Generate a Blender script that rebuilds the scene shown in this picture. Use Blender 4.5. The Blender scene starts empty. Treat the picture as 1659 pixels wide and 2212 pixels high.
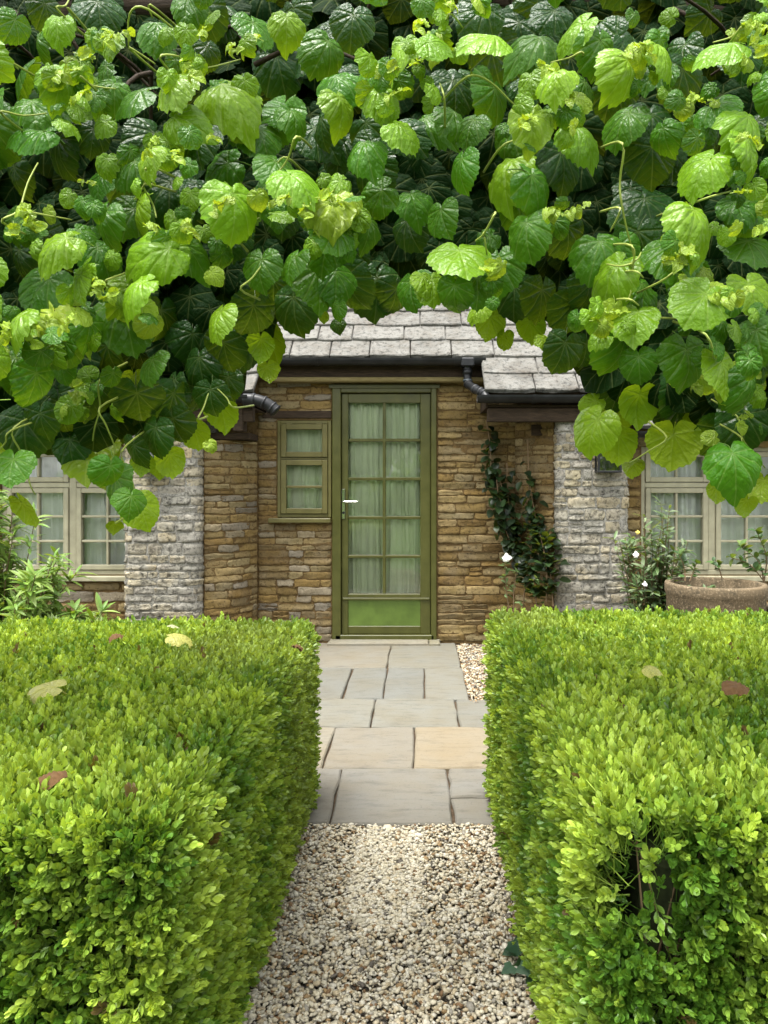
import bpy, bmesh, math, random
import numpy as np
from mathutils import Vector, Matrix, Euler, noise as mnoise

random.seed(7); rng = np.random.default_rng(7)
S = bpy.context.scene
COL = S.collection
R = math.radians

# ------------------------------------------------------------------ camera, world, sun, exposure
F, CX, CY, EYE = 1671.0, 900.0, 1040.0, 1.40          # focal length / principal point of the photo (1659 x 2212), eye height
cam_d = bpy.data.cameras.new('camera'); cam = bpy.data.objects.new('camera', cam_d); COL.objects.link(cam)
cam.location = (0, 0, EYE); cam.rotation_euler = (R(90), 0, 0)
cam_d.sensor_fit = 'VERTICAL'; cam_d.sensor_height = 36; cam_d.sensor_width = 27
cam_d.lens = 36 * F / 2212
cam_d.shift_x = -(CX - 829.5) / 2212; cam_d.shift_y = -(1106 - CY) / 2212
cam_d.clip_start = 0.05; cam_d.clip_end = 2000
S.camera = cam

SUN_EL, SUN_AZ = 73.0, 222.0
w = bpy.data.worlds.new('World'); S.world = w; w.use_nodes = True
nt = w.node_tree
bg = nt.nodes['Background']
sky = nt.nodes.new('ShaderNodeTexSky'); sky.sky_type = 'NISHITA'; sky.sun_disc = False
sky.sun_elevation = R(SUN_EL); sky.sun_rotation = R(SUN_AZ); sky.dust_density = 3.0
hs = nt.nodes.new('ShaderNodeHueSaturation'); hs.inputs['Saturation'].default_value = 0.12   # a white, overcast sky
nt.links.new(sky.outputs[0], hs.inputs['Color']); nt.links.new(hs.outputs[0], bg.inputs[0])
bg.inputs[1].default_value = 0.15
sd = bpy.data.lights.new('sun', 'SUN'); so = bpy.data.objects.new('sun', sd); COL.objects.link(so)
sd.energy = 1.7; sd.angle = R(30); sd.color = (1, .96, .9)
e, a = R(SUN_EL), R(SUN_AZ)
so.rotation_euler = Vector((math.sin(a) * math.cos(e), math.cos(a) * math.cos(e), math.sin(e))).to_track_quat('Z', 'Y').to_euler()
so.location = (0, 0, 8)
S.view_settings.view_transform = 'Standard'; S.view_settings.look = 'None'
S.view_settings.gamma = 1; S.view_settings.use_curve_mapping = False
S.view_settings.exposure = 2.0
S.cycles.use_denoising = True

def P(px, py, D):
    return Vector(((px - CX) * D / F, D, EYE + (CY - py) * D / F))

# ------------------------------------------------------------------ helpers
class MB:
    def __init__(s): s.v = []; s.f = []
    def add(s, vs, fs):
        o = len(s.v); s.v += [tuple(p) for p in vs]; s.f += [tuple(i + o for i in f) for f in fs]; return s
    def box(s, x0, x1, y0, y1, z0, z1, c=0.0):
        if c <= 0:
            vs = [(x, y, z) for z in (z0, z1) for y in (y0, y1) for x in (x0, x1)]
            return s.add(vs, [(0, 2, 3, 1), (4, 5, 7, 6), (0, 1, 5, 4), (2, 6, 7, 3), (0, 4, 6, 2), (1, 3, 7, 5)])
        bm = bmesh.new(); bmesh.ops.create_cube(bm, size=1)
        for v in bm.verts:
            v.co = ((x0 + x1) / 2 + v.co.x * (x1 - x0), (y0 + y1) / 2 + v.co.y * (y1 - y0), (z0 + z1) / 2 + v.co.z * (z1 - z0))
        bmesh.ops.bevel(bm, geom=bm.edges[:], offset=c, segments=1, affect='EDGES')
        bm.verts.index_update()
        s.add([v.co[:] for v in bm.verts], [[v.index for v in f.verts] for f in bm.faces]); bm.free(); return s
    def prism(s, poly, z0, z1):
        n = len(poly)
        vs = [(x, y, z0) for x, y in poly] + [(x, y, z1) for x, y in poly]
        fs = [tuple(range(n))[::-1], tuple(range(n, 2 * n))] + [(i, (i + 1) % n, n + (i + 1) % n, n + i) for i in range(n)]
        return s.add(vs, fs)
    def tube(s, pts, r, n=6, cap=True):
        pts = [Vector(p) for p in pts]; m = len(pts)
        rs = r if isinstance(r, (list, tuple)) else [r] * m
        vs = []; up = Vector((0.13, 0.31, 0.94))
        for i, p in enumerate(pts):
            t = (pts[min(i + 1, m - 1)] - pts[max(i - 1, 0)]).normalized()
            u = t.cross(up)
            if u.length < 0.05: u = t.cross(Vector((1, 0, 0)))
            u.normalize(); v = t.cross(u)
            vs += [p + (u * math.cos(2 * math.pi * k / n) + v * math.sin(2 * math.pi * k / n)) * rs[i] for k in range(n)]
        fs = [(i * n + k, i * n + (k + 1) % n, (i + 1) * n + (k + 1) % n, (i + 1) * n + k) for i in range(m - 1) for k in range(n)]
        if cap: fs += [tuple(range(n))[::-1], tuple(range((m - 1) * n, m * n))]
        return s.add(vs, fs)
    def lathe(s, prof, c, n=40):
        m = len(prof)
        vs = [(c[0] + r * math.cos(2 * math.pi * k / n), c[1] + r * math.sin(2 * math.pi * k / n), c[2] + z) for r, z in prof for k in range(n)]
        fs = [(i * n + k, i * n + (k + 1) % n, (i + 1) * n + (k + 1) % n, (i + 1) * n + k) for i in range(m - 1) for k in range(n)]
        return s.add(vs, fs)
    def mesh(s, name, mat, smooth=False):
        me = bpy.data.meshes.new(name); me.from_pydata(s.v, [], s.f)
        if mat: me.materials.append(mat)
        if smooth: me.polygons.foreach_set('use_smooth', [True] * len(me.polygons))
        me.update(); return me
    def build(s, name, mat, parent=None, smooth=False):
        return link(name, s.mesh(name, mat, smooth), parent)

def link(name, data, parent=None):
    o = bpy.data.objects.new(name, data); COL.objects.link(o)
    if parent: o.parent = parent
    return o
def tag(o, label=None, cat=None, group=None, kind=None):
    if label: o['label'] = label
    if cat: o['category'] = cat
    if group: o['group'] = group
    if kind: o['kind'] = kind
    return o
def smoothpath(pts, k=5):
    pts = [Vector(p) for p in pts]; out = []
    for i in range(len(pts) - 1):
        p0, p1, p2, p3 = pts[max(i - 1, 0)], pts[i], pts[i + 1], pts[min(i + 2, len(pts) - 1)]
        for j in range(k):
            t = j / k
            out.append(0.5 * ((2 * p1) + (p2 - p0) * t + (2 * p0 - 5 * p1 + 4 * p2 - p3) * t * t + (3 * p1 - p0 - 3 * p2 + p3) * t ** 3))
    return out + [pts[-1]]

# ------------------------------------------------------------------ materials
class NT:
    def __init__(s, name):
        s.m = bpy.data.materials.new(name); s.m.use_nodes = True; s.t = s.m.node_tree; s.t.nodes.clear()
        s.out = s.t.nodes.new('ShaderNodeOutputMaterial')
    def n(s, typ, **kw):
        nd = s.t.nodes.new('ShaderNode' + typ)
        for k, v in kw.items():
            if k[0] == '_': nd.inputs[k[1:].replace('_', ' ')].default_value = v
            else: setattr(nd, k, v)
        return nd
    def l(s, a, b): s.t.links.new(a, b)
    def math(s, op, a, b=None, clamp=False):
        nd = s.n('Math', operation=op); nd.use_clamp = clamp
        for i, v in enumerate((a, b)):
            if v is None: continue
            if isinstance(v, (int, float)): nd.inputs[i].default_value = v
            else: s.l(v, nd.inputs[i])
        return nd.outputs[0]
    def mix(s, f, a, b, blend='MIX'):
        nd = s.n('MixRGB', blend_type=blend)
        for i, v in enumerate((f, a, b)):
            if isinstance(v, (int, float)): nd.inputs[i].default_value = v
            elif isinstance(v, tuple): nd.inputs[i].default_value = (*v, 1)[:4]
            else: s.l(v, nd.inputs[i])
        return nd.outputs[0]
    def noise(s, vec, scale, detail=4, rough=.6):
        nd = s.n('TexNoise'); nd.inputs['Scale'].default_value = scale; nd.inputs['Detail'].default_value = detail; nd.inputs['Roughness'].default_value = rough
        if vec is not None: s.l(vec, nd.inputs['Vector'])
        return nd.outputs[0]
    def ramp(s, f, stops):
        nd = s.n('ValToRGB'); el = nd.color_ramp.elements
        while len(el) < len(stops): el.new(.5)
        for e_, (p, c) in zip(el, stops): e_.position = p; e_.color = (*c, 1) if isinstance(c, tuple) else (c, c, c, 1)
        s.l(f, nd.inputs[0]); return nd.outputs[0]
    def bump(s, h, strength, dist=.01, normal=None):
        nd = s.n('Bump'); nd.inputs['Strength'].default_value = strength; nd.inputs['Distance'].default_value = dist
        s.l(h, nd.inputs['Height'])
        if normal is not None: s.l(normal, nd.inputs['Normal'])
        return nd.outputs[0]
    def finish(s, col, rough=.6, spec=.5, normal=None, **kw):
        b = s.n('BsdfPrincipled')
        if isinstance(col, tuple): b.inputs['Base Color'].default_value = (*col, 1)
        else: s.l(col, b.inputs['Base Color'])
        if isinstance(rough, (int, float)): b.inputs['Roughness'].default_value = rough
        else: s.l(rough, b.inputs['Roughness'])
        b.inputs['Specular IOR Level'].default_value = spec
        if normal is not None: s.l(normal, b.inputs['Normal'])
        for k, v in kw.items(): b.inputs[k].default_value = v
        s.b = b; s.l(b.outputs[0], s.out.inputs[0]); return s.m
    def pos(s): return s.n('NewGeometry').outputs['Position']

def paint(name, c, rough=.45, var=.12):
    t = NT(name); p = t.pos(); n1 = t.noise(p, 9, 5); n2 = t.noise(p, 160, 2)
    c2 = tuple(x * (1 - var * 2) for x in c); c3 = tuple(min(1, x * (1 + var)) for x in c)
    col = t.ramp(n1, [(.3, c2), (.7, c3)])
    return t.finish(col, t.math('ADD', t.math('MULTIPLY', n1, .25), rough - .12), .4, t.bump(n2, .12, .004))

def stone_mat(name, usez=0.0, lichen=(.36, .35, .31), bump=.7, lich=.5, fine=60, pits=.35, pw=.47):
    """tint comes from each stone's own colour; lichen and pitting from noise"""
    t = NT(name); p = t.pos()
    oc = t.n('ObjectInfo').outputs['Color']
    n1 = t.noise(p, 14, 6, .65); n2 = t.noise(p, fine, 6, .7); n3 = t.noise(p, 5, 3)
    col = t.mix(t.ramp(n1, [(.35, 0.0), (.7, .75)]), oc, t.mix(.5, oc, (.09, .06, .03)))
    lm = t.ramp(n3, [(.5 - lich * .25, 0.0), (.75 - lich * .25, 1.0)])
    if usez:
        sx = t.n('SeparateXYZ'); t.l(p, sx.inputs[0])
        zz = t.n('MapRange'); zz.inputs[1].default_value = 1.75; zz.inputs[2].default_value = .95
        t.l(sx.outputs[2], zz.inputs[0]); lm = t.math('MULTIPLY', t.math('ADD', lm, .25), t.math('ADD', t.math('MULTIPLY', zz.outputs[0], usez), .12), True)
    else: lm = t.math('MULTIPLY', lm, lich)
    col = t.mix(lm, col, lichen)
    pit = t.ramp(n2, [(.33, pits), (pw, 1.0)])
    col = t.mix(1.0, col, pit, 'MULTIPLY')
    h = t.math('ADD', t.math('MULTIPLY', n2, .6), n1)
    return t.finish(col, .92, .2, t.bump(h, bump, .012))

M = {}
M['stone'] = stone_mat('porch_stone', lich=.16, lichen=(.26,.24,.20), bump=1.0, fine=45)
M['pier_stone'] = stone_mat('weathered_stone', usez=.7, lichen=(.30, .285, .235), bump=1.5, fine=34, pits=.12, pw=.52)
M['slate'] = stone_mat('stone_slate', lichen=(.20, .196, .178), bump=1.2, lich=.6, fine=26, pits=.3, pw=.5)
t = NT('mortar'); p = t.pos(); n1 = t.noise(p, 30, 6, .7)
M['mortar'] = t.finish(t.ramp(n1, [(.3, (.075, .047, .019)), (.7, (.17, .112, .048))]), .95, .1, t.bump(n1, .8, .012))
t = NT('grey_mortar'); p = t.pos(); n1 = t.noise(p, 60, 6, .8)
M['grey_mortar'] = t.finish(t.ramp(n1, [(.36, (.11, .105, .09)), (.55, (.36, .345, .30))]), .95, .1, t.bump(n1, 1.0, .012))
M['door_paint'] = paint('olive_door_paint', (.062, .064, .012), .4)
M['panel_grass_tint'] = paint('grass_reflection_paint', (.085, .135, .022), .42)  # greener than the door: reflected grass is put into the panel's colour
M['sash_paint'] = paint('olive_sash_paint', (.10, .09, .026), .42)
M['window_paint'] = paint('grey_olive_paint', (.33, .31, .205), .45)
t = NT('old_wood'); p = t.pos(); mp = t.n('Mapping'); mp.inputs['Scale'].default_value = (2, 14, 14); t.l(p, mp.inputs[0])
n1 = t.noise(mp.outputs[0], 6, 6, .7)
M['wood'] = t.finish(t.ramp(n1, [(.3, (.016, .011, .007)), (.7, (.06, .04, .024))]), .8, .2, t.bump(n1, .6, .01))
t = NT('lintel_wood'); p = t.pos(); mp = t.n('Mapping'); mp.inputs['Scale'].default_value = (2, 14, 14); t.l(p, mp.inputs[0])
n1 = t.noise(mp.outputs[0], 6, 6, .7)
M['lintel'] = t.finish(t.ramp(n1, [(.3, (.12, .095, .035)), (.7, (.22, .18, .08))]), .8, .2, t.bump(n1, .5, .01))
t = NT('black_plastic'); p = t.pos(); n1 = t.noise(p, 8, 5); 
M['gutter'] = t.finish(t.ramp(n1, [(.35, (.006, .0065, .007)), (.7, (.017, .018, .019))]), t.math('ADD', t.math('MULTIPLY', n1, .3), .25), .3)
M['grey_plastic'] = NT('grey_collar').finish((.05, .065, .075), .4, .4)
M['chrome'] = NT('chrome').finish((.75, .75, .74), .18, .5, Metallic=1.0)
M['white_plastic'] = NT('white_plastic').finish((.75, .75, .73), .4)
t = NT('window_glass'); g = t.n('BsdfGlossy'); g.inputs['Roughness'].default_value = .02; g.inputs[0].default_value = (.95, .98, .95, 1)
tr = t.n('BsdfTransparent'); tr.inputs[0].default_value = (.97, .98, .965, 1)
lw = t.n('Fresnel'); lw.inputs[0].default_value = 1.5
bn = t.bump(t.noise(t.pos(), 3.5, 2), .12, .02); t.l(bn, g.inputs['Normal'])
ms = t.n('MixShader'); t.l(t.math('ADD', t.math('MULTIPLY', lw.outputs[0], 1.7), .015, True), ms.inputs[0]); t.l(tr.outputs[0], ms.inputs[1]); t.l(g.outputs[0], ms.inputs[2]); t.l(ms.outputs[0], t.out.inputs[0])
M['glass'] = t.m
def cloth(name, c):
    t = NT(name); p = t.pos(); n1 = t.noise(p, 400, 2); n2 = t.noise(p, 6, 3)
    col = t.mix(n2, c, tuple(x * .8 for x in c))
    d = t.n('BsdfDiffuse'); tl = t.n('BsdfTranslucent'); mx = t.n('MixShader'); mx.inputs[0].default_value = .08
    t.l(col, d.inputs[0]); t.l(col, tl.inputs[0]); t.l(d.outputs[0], mx.inputs[1]); t.l(tl.outputs[0], mx.inputs[2]); t.l(mx.outputs[0], t.out.inputs[0])
    t.l(t.bump(n1, .3, .002), d.inputs['Normal']); return t.m
M['curtain'] = cloth('white_curtain', (.92, .92, .92))
M['door_curtain'] = cloth('cream_curtain', (.74, .82, .58))
t = NT('soil'); p = t.pos(); n1 = t.noise(p, 25, 8, .7)
M['soil'] = t.finish(t.ramp(n1, [(.3, (.05, .035, .022)), (.7, (.14, .10, .065))]), .95, .1, t.bump(n1, 1, .03))
t = NT('lawn'); p = t.pos(); n1 = t.noise(p, 12, 8, .7); n2 = t.noise(p, .3, 3)
M['lawn'] = t.finish(t.mix(n2, t.ramp(n1, [(.3, (.03, .06, .015)), (.7, (.075, .13, .03))]), (.06, .09, .025)), .9, .1, t.bump(n1, 1, .03))
t = NT('gravel_bed'); p = t.pos(); v = t.n('TexVoronoi'); v.inputs['Scale'].default_value = 70; t.l(p, v.inputs['Vector'])
bw = t.n('SeparateColor'); t.l(v.outputs['Color'], bw.inputs[0])
c1 = t.ramp(bw.outputs[0], [(.1, (.12, .085, .05)), (.35, (.42, .34, .23)), (.7, (.62, .55, .43)), (.95, (.30, .26, .22))])
M['gravel_bed'] = t.finish(t.mix(1.0, c1, t.ramp(v.outputs['Distance'], [(.0, 1.0), (.6, .15)]), 'MULTIPLY'), .85, .25, t.bump(t.math('SUBTRACT', 1, v.outputs['Distance']), 1, .012))
t = NT('pebble'); at = t.n('Attribute'); at.attribute_name = 'col'; n1 = t.noise(t.pos(), 220, 4)
M['pebble'] = t.finish(t.mix(.6, at.outputs[0], t.ramp(n1, [(.3, .55), (.7, 1.0)]), 'MULTIPLY'), .7, .35)
t = NT('flagstone'); p = t.pos(); oc = t.n('ObjectInfo').outputs['Color']
n1 = t.noise(p, 3.5, 6, .65); n2 = t.noise(p, 70, 6, .7); mp = t.n('Mapping'); mp.inputs['Scale'].default_value = (1, 3.5, 1); t.l(p, mp.inputs[0]); n3 = t.noise(mp.outputs[0], 6, 8, .75)
col = t.mix(t.ramp(n1, [(.35, 0.0), (.7, .7)]), oc, t.mix(1.0, oc, (.92, .82, .66), 'MULTIPLY'))
col = t.mix(1.0, col, t.ramp(n3, [(.3, .68), (.5, 1.0)]), 'MULTIPLY'); col = t.mix(1.0, col, t.ramp(n2, [(.3, .6), (.42, 1.0)]), 'MULTIPLY')
M['flag'] = t.finish(col, .75, .3, t.bump(t.math('ADD', n3, t.math('MULTIPLY', n2, .3)), .35, .01))
t = NT('terracotta'); p = t.pos(); n1 = t.noise(p, 9, 6, .75); n2 = t.noise(p, 60, 6, .75); 
col = t.ramp(n1, [(.3, (.10, .072, .04)), (.6, (.21, .155, .09))])
sx = t.n('SeparateXYZ'); t.l(p, sx.inputs[0])
msk = t.math('MULTIPLY', t.ramp(t.noise(p, 4.5, 5, .7), [(.36, 0.0), (.55, 1.0)]), t.ramp(n2, [(.4, 1.0), (.6, .25)]))
col = t.mix(msk, col, (.06, .05, .032))
M['terracotta'] = t.finish(t.mix(t.ramp(n2, [(.55, 0.0), (.7, .5)]), col, (.55, .45, .32)), .85, .2, t.bump(n2, .5, .006))
M['twig'] = NT('twig_bark').finish((.16, .11, .06), .85, .2)
M['bark'] = M['wood']
M['shoot'] = NT('green_shoot').finish((.30, .36, .07), .5, .4)

def leaf_mat(name, source, veins=True, transl=.34, rough=.27, spec=.30):
    """source: 'OBJECT' (object colour), 'ATTR' (vertex colour 'col') or 'TINT' (per-instance colour 'tint')"""
    t = NT(name)
    if source == 'OBJECT': c = t.n('ObjectInfo').outputs['Color']
    elif source == 'ATTR': at = t.n('Attribute'); at.attribute_name = 'col'; c = at.outputs[0]
    else: at = t.n('Attribute'); at.attribute_name = 'tint'; at.attribute_type = 'INSTANCER'; c = at.outputs[0]
    p = t.pos(); n1 = t.noise(p, 45, 3); normal = None
    c = t.mix(t.ramp(n1, [(.3, 0.0), (.75, .5)]), c, t.mix(1.0, c, (.62, .72, .6), 'MULTIPLY'))
    if veins:
        uv = t.n('UVMap'); sx = t.n('SeparateXYZ'); t.l(uv.outputs[0], sx.inputs[0])
        ax = t.math('ABSOLUTE', sx.outputs[0]); y = sx.outputs[1]
        d = ax
        for al in (33, 66, 105):
            dd = t.math('ABSOLUTE', t.math('SUBTRACT', t.math('MULTIPLY', ax, math.cos(R(al))), t.math('MULTIPLY', y, math.sin(R(al)))))
            d = t.math('MINIMUM', d, dd)
        # side veins off the midrib and main veins
        sv = t.math('ABSOLUTE', t.math('SUBTRACT', t.math('FRACT', t.math('MULTIPLY', t.math('SUBTRACT', y, t.math('MULTIPLY', ax, .75)), 5.5)), .5))
        sv = t.math('MULTIPLY', sv, .2)
        vm = t.math('MAXIMUM', t.ramp(d, [(.0, 1.0), (.024, 0.0)]), t.math('MULTIPLY', t.ramp(sv, [(.0, 1.0), (.016, 0.0)]), .35))
        c = t.mix(t.math('MULTIPLY', vm, .24), c, t.mix(.6, c, (.55, .62, .22)))
        nz = t.n('TexNoise'); nz.inputs['Scale'].default_value = 6.5; nz.inputs['Detail'].default_value = 3; t.l(uv.outputs[0], nz.inputs['Vector'])
        hgt = t.math('ADD', t.math('ADD', t.ramp(d, [(.0, 0.0), (.06, 1.0)]), t.math('MULTIPLY', t.ramp(sv, [(.0, 0.0), (.05, 1.0)]), .3)), t.math('MULTIPLY', nz.outputs[0], 2.6))
        normal = t.bump(hgt, .4, .005)
    b = t.n('BsdfPrincipled'); t.l(c, b.inputs['Base Color']); b.inputs['Roughness'].default_value = rough; b.inputs['Specular IOR Level'].default_value = spec
    tl = t.n('BsdfTranslucent'); t.l(t.mix(1.0, t.mix(.25, c, (.30, .40, .02)), (1.5, 1.3, .5), 'MULTIPLY'), tl.inputs[0])
    if normal is not None: t.l(normal, b.inputs['Normal']); t.l(normal, tl.inputs['Normal'])
    mx = t.n('MixShader'); mx.inputs[0].default_value = transl; t.l(b.outputs[0], mx.inputs[1]); t.l(tl.outputs[0], mx.inputs[2]); t.l(mx.outputs[0], t.out.inputs[0])
    return t.m
M['leaf'] = leaf_mat('tree_leaf', 'OBJECT'); M['leaf_mass'] = leaf_mat('tree_leaf_mass', 'ATTR', True, .22, .6, .05)
M['plain_leaf'] = leaf_mat('shrub_leaf', 'OBJECT', False, .3, .4); M['plain_mass'] = leaf_mat('shrub_leaf_mass', 'ATTR', False, .3, .4)
M['box_leaf'] = leaf_mat('box_leaf', 'TINT', False, .30, .38, .45)

# ------------------------------------------------------------------ ground
g = MB(); n = 1000
g.add([(-n, -n, -.03), (n, -n, -.03), (n, n, -.03), (-n, n, -.03)], [(0, 1, 2, 3)])
tag(g.build('ground', M['lawn']), 'lawn and soil ground running out round the cottage and hedges', 'ground', kind='structure')
g = MB(); g.add([(-6, 1.0, -.012), (6, 1.0, -.012), (6, 6.9, -.012), (-6, 6.9, -.012)], [(0, 1, 2, 3)])
tag(g.build('gravel_ground', M['gravel_bed']), 'pale gravel bed under the path and forecourt', 'ground', kind='structure')

# loose gravel: angular chips
ico = bmesh.new(); bmesh.ops.create_icosphere(ico, subdivisions=1, radius=1)
iv = np.array([v.co[:] for v in ico.verts]); ifc = np.array([[v.index for v in f.verts] for f in ico.faces]); ico.free()
PAL = np.array([(.78, .72, .58), (.70, .62, .47), (.82, .78, .68), (.62, .52, .36), (.40, .27, .14), (.46, .43, .38), (.16, .14, .12), (.27, .16, .08)])
PW = np.array([.30, .20, .20, .11, .06, .06, .03, .04]); PW = PW / PW.sum(); PAL = PAL * np.array([.70, .685, .63])
def pebbles(regions):
    V = []; Fc = []; C = []; off = 0
    for (n, x0, x1, y0, y1, size, zl, pw, test) in regions:
        x = rng.uniform(x0, x1, n); y = rng.uniform(y0, y1, n)
        if test is not None:
            k = test(x, y); x = x[k]; y = y[k]; n = len(x)
        s = size * rng.lognormal(0, .28, n); z = rng.uniform(-.004, zl, n)
        ax = rng.normal(size=(n, 3)); ax /= np.linalg.norm(ax, axis=1)[:, None]
        sc = np.stack([s * rng.uniform(.7, 1.35, n), s * rng.uniform(.55, 1.0, n), s * rng.uniform(.3, .6, n)], 1)
        v = iv[None] * rng.uniform(.75, 1.15, (n, len(iv), 1)) * sc[:, None, :]
        th = rng.uniform(0, 6.28, n); tl = rng.normal(0, .45, n)
        c_, s_ = np.cos(tl)[:, None], np.sin(tl)[:, None]
        yy = v[..., 1] * c_ - v[..., 2] * s_; zz = v[..., 1] * s_ + v[..., 2] * c_
        c_, s_ = np.cos(th)[:, None], np.sin(th)[:, None]
        v = np.stack([v[..., 0] * c_ - yy * s_ + x[:, None], v[..., 0] * s_ + yy * c_ + y[:, None], zz + z[:, None]], -1)
        col = PAL[rng.choice(len(PAL), n, p=pw)] * rng.uniform(.8, 1.12, (n, 1))
        V.append(v.reshape(-1, 3)); Fc.append((ifc[None] + (off + np.arange(n) * len(iv))[:, None, None]).reshape(-1, 3)); off += n * len(iv)
        C.append(np.repeat(np.clip(col, 0, .85), len(iv), 0))
    return np.concatenate(V), np.concatenate(Fc), np.concatenate(C)
def np_mesh(name, V, Fc, mat, C=None, UV=None, smooth=False):
    me = bpy.data.meshes.new(name); me.vertices.add(len(V)); me.vertices.foreach_set('co', V.astype(np.float32).ravel())
    nf = len(Fc); k = Fc.shape[1]
    me.loops.add(nf * k); me.loops.foreach_set('vertex_index', Fc.astype(np.int32).ravel())
    me.polygons.add(nf); me.polygons.foreach_set('loop_start', np.arange(0, nf * k, k, dtype=np.int32))
    me.update(calc_edges=True)
    if smooth: me.polygons.foreach_set('use_smooth', np.ones(nf, bool))
    if C is not None:
        ca = me.attributes.new('col', 'FLOAT_COLOR', 'POINT'); ca.data.foreach_set('color', np.concatenate([C, np.ones((len(C), 1))], 1).astype(np.float32).ravel())
    if UV is not None:
        ul = me.uv_layers.new(name='UVMap'); ul.data.foreach_set('uv', UV[Fc.ravel()].astype(np.float32).ravel())
    me.materials.append(mat); return me
# a tongue of finer, paler chips in the middle of the path by the flags
def in_patch(x, y):
    px = CX + x * F / y; py = CY + EYE * F / y
    return (np.abs(x + .10 + .0 * y) < .125) & (y < 3.1) & (y > 2.38) & (x < .9) & (((x + .10) / .125) ** 2 < 1.0 - np.clip((2.55 - y) / .17, 0, 1) ** 2)
PW2 = np.array([.4, .14, .32, .04, .02, .02, .03, .03]); PW2 = PW2 / PW2.sum()
PW3 = np.array([.1, .14, .05, .2, .17, .18, .08, .08])
V, Fc, C = pebbles([(46000, -.85, .8, 1.35, 3.14, .0079, .012, PW, lambda x, y: ~in_patch(x, y)),
                    (9500, -.3, .1, 2.3, 3.12, .0085, .012, PW2, in_patch),
                    (6500, .34, .95, 4.85, 6.62, .010, .010, PW3, None)])
tag(link('gravel', np_mesh('gravel', V, Fc, M['pebble'], C)), 'loose pale cream and brown gravel chips on the path between the hedges', 'gravel', kind='stuff')

# ------------------------------------------------------------------ flagstone path
bed = MB().box(-1.15, .345, 4.92, 6.66, -.03, -.004).box(-1.0, .62, 3.14, 4.919, -.03, -.004)
path = tag(bed.build('flagstone_path', M['soil']), 'grey stone flag path leading from the gravel up to the green door', 'path', kind='structure')
def rough_slab(x0, x1, y0, y1, z0, z1, j=.006):
    """flag with uneven cut edges and a slightly dished top"""
    mb = MB(); nx, ny = 6, 5; vs = []
    for layer, (z, ins) in enumerate(((z0, .0), (z1 - .008, .0), (z1, .007))):
        pts = []
        for i in range(nx): pts.append((i / (nx - 1), 0))
        for k in range(1, ny): pts.append((1, k / (ny - 1)))
        for i in range(nx - 2, -1, -1): pts.append((i / (nx - 1), 1))
        for k in range(ny - 2, 0, -1): pts.append((0, k / (ny - 1)))
        if layer == 0: jit = [(random.uniform(-j, j), random.uniform(-j, j)) for _ in pts]
        for (u, v), (a_, b_) in zip(pts, jit):
            x = x0 + (x1 - x0) * u; y = y0 + (y1 - y0) * v
            x += a_ + (ins if u == 0 else -ins if u == 1 else 0); y += b_ + (ins if v == 0 else -ins if v == 1 else 0)
            vs.append((x, y, z + (random.uniform(-.0015, .0015) if layer == 2 else 0)))
    m = len(vs) // 3
    fs = [(l * m + i, l * m + (i + 1) % m, (l + 1) * m + (i + 1) % m, (l + 1) * m + i) for l in range(2) for i in range(m)] + [tuple(range(2 * m, 3 * m))]
    return mb.add(vs, fs)
rows = [(5.75, 6.64, [-1.12, -.22, .335], []), (4.92, 5.75, [-1.12, -.473, -.217, .054, .34], []),
        (4.36, 4.92, [-.95, -.258, .244, .60], []), (3.737, 4.36, [-.95, -.456, -.014, .60], []),
        (3.13, 3.737, [-.9, -.358, .15, .60], [2])]
GREY = [(.29, .295, .27), (.31, .315, .285), (.27, .28, .265), (.33, .32, .28)]
for (y0, y1, xs, split) in rows:
    for i in range(len(xs) - 1):
        parts = [(y0, y1)] if i not in split else [(y0, 3.40), (3.40, y1)]
        for (a_, b_) in parts:
            z1 = .016 + random.uniform(-.003, .004)
            gp = .0042
            o = rough_slab(xs[i] + gp, xs[i + 1] - gp, a_ + gp, b_ - gp, -.02, z1).build('flagstone', M['flag'], path)
            c = random.choice(GREY)
            if y0 == 3.737: c = (.36, .34, .285) if i != 1 else (.33, .315, .275)
            if y0 == 3.737 and i == 2: c = (.40, .355, .27)
            if y0 == 3.13: c = (.31, .307, .285)
            o.color = (c[0] * .48, c[1] * .465, c[2] * .43, 1)

# ------------------------------------------------------------------ cottage
cot = bpy.data.objects.new('stone_cottage', None); COL.objects.link(cot); cot.location = (0, 0, 0)
tag(cot, 'low stone cottage with stone slate roof, recessed porch and green glazed door', 'cottage')
YD, YP, YW = 6.68, 6.20, 6.42        # door plane, pier front, window wall front

def path_frame(pts):
    pts = [Vector((x, y, 0)) for x, y in pts]
    L = [0]
    for i in range(len(pts) - 1): L.append(L[-1] + (pts[i + 1] - pts[i]).length)
    def at(s):
        s = max(0, min(L[-1] - 1e-6, s))
        i = max(k for k in range(len(L) - 1) if L[k] <= s)
        f = (s - L[i]) / (L[i + 1] - L[i])
        def nrm(k):
            k = max(0, min(len(pts) - 2, k)); d = (pts[k + 1] - pts[k]).normalized(); return Vector((d.y, -d.x, 0))
        n0 = (nrm(i - 1) + nrm(i)).normalized() if i > 0 else nrm(i)
        n1 = (nrm(i) + nrm(i + 1)).normalized() if i + 1 < len(pts) - 1 else nrm(i)
        return pts[i].lerp(pts[i + 1], f), n0.lerp(n1, f).normalized()
    return at, L[-1]

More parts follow.
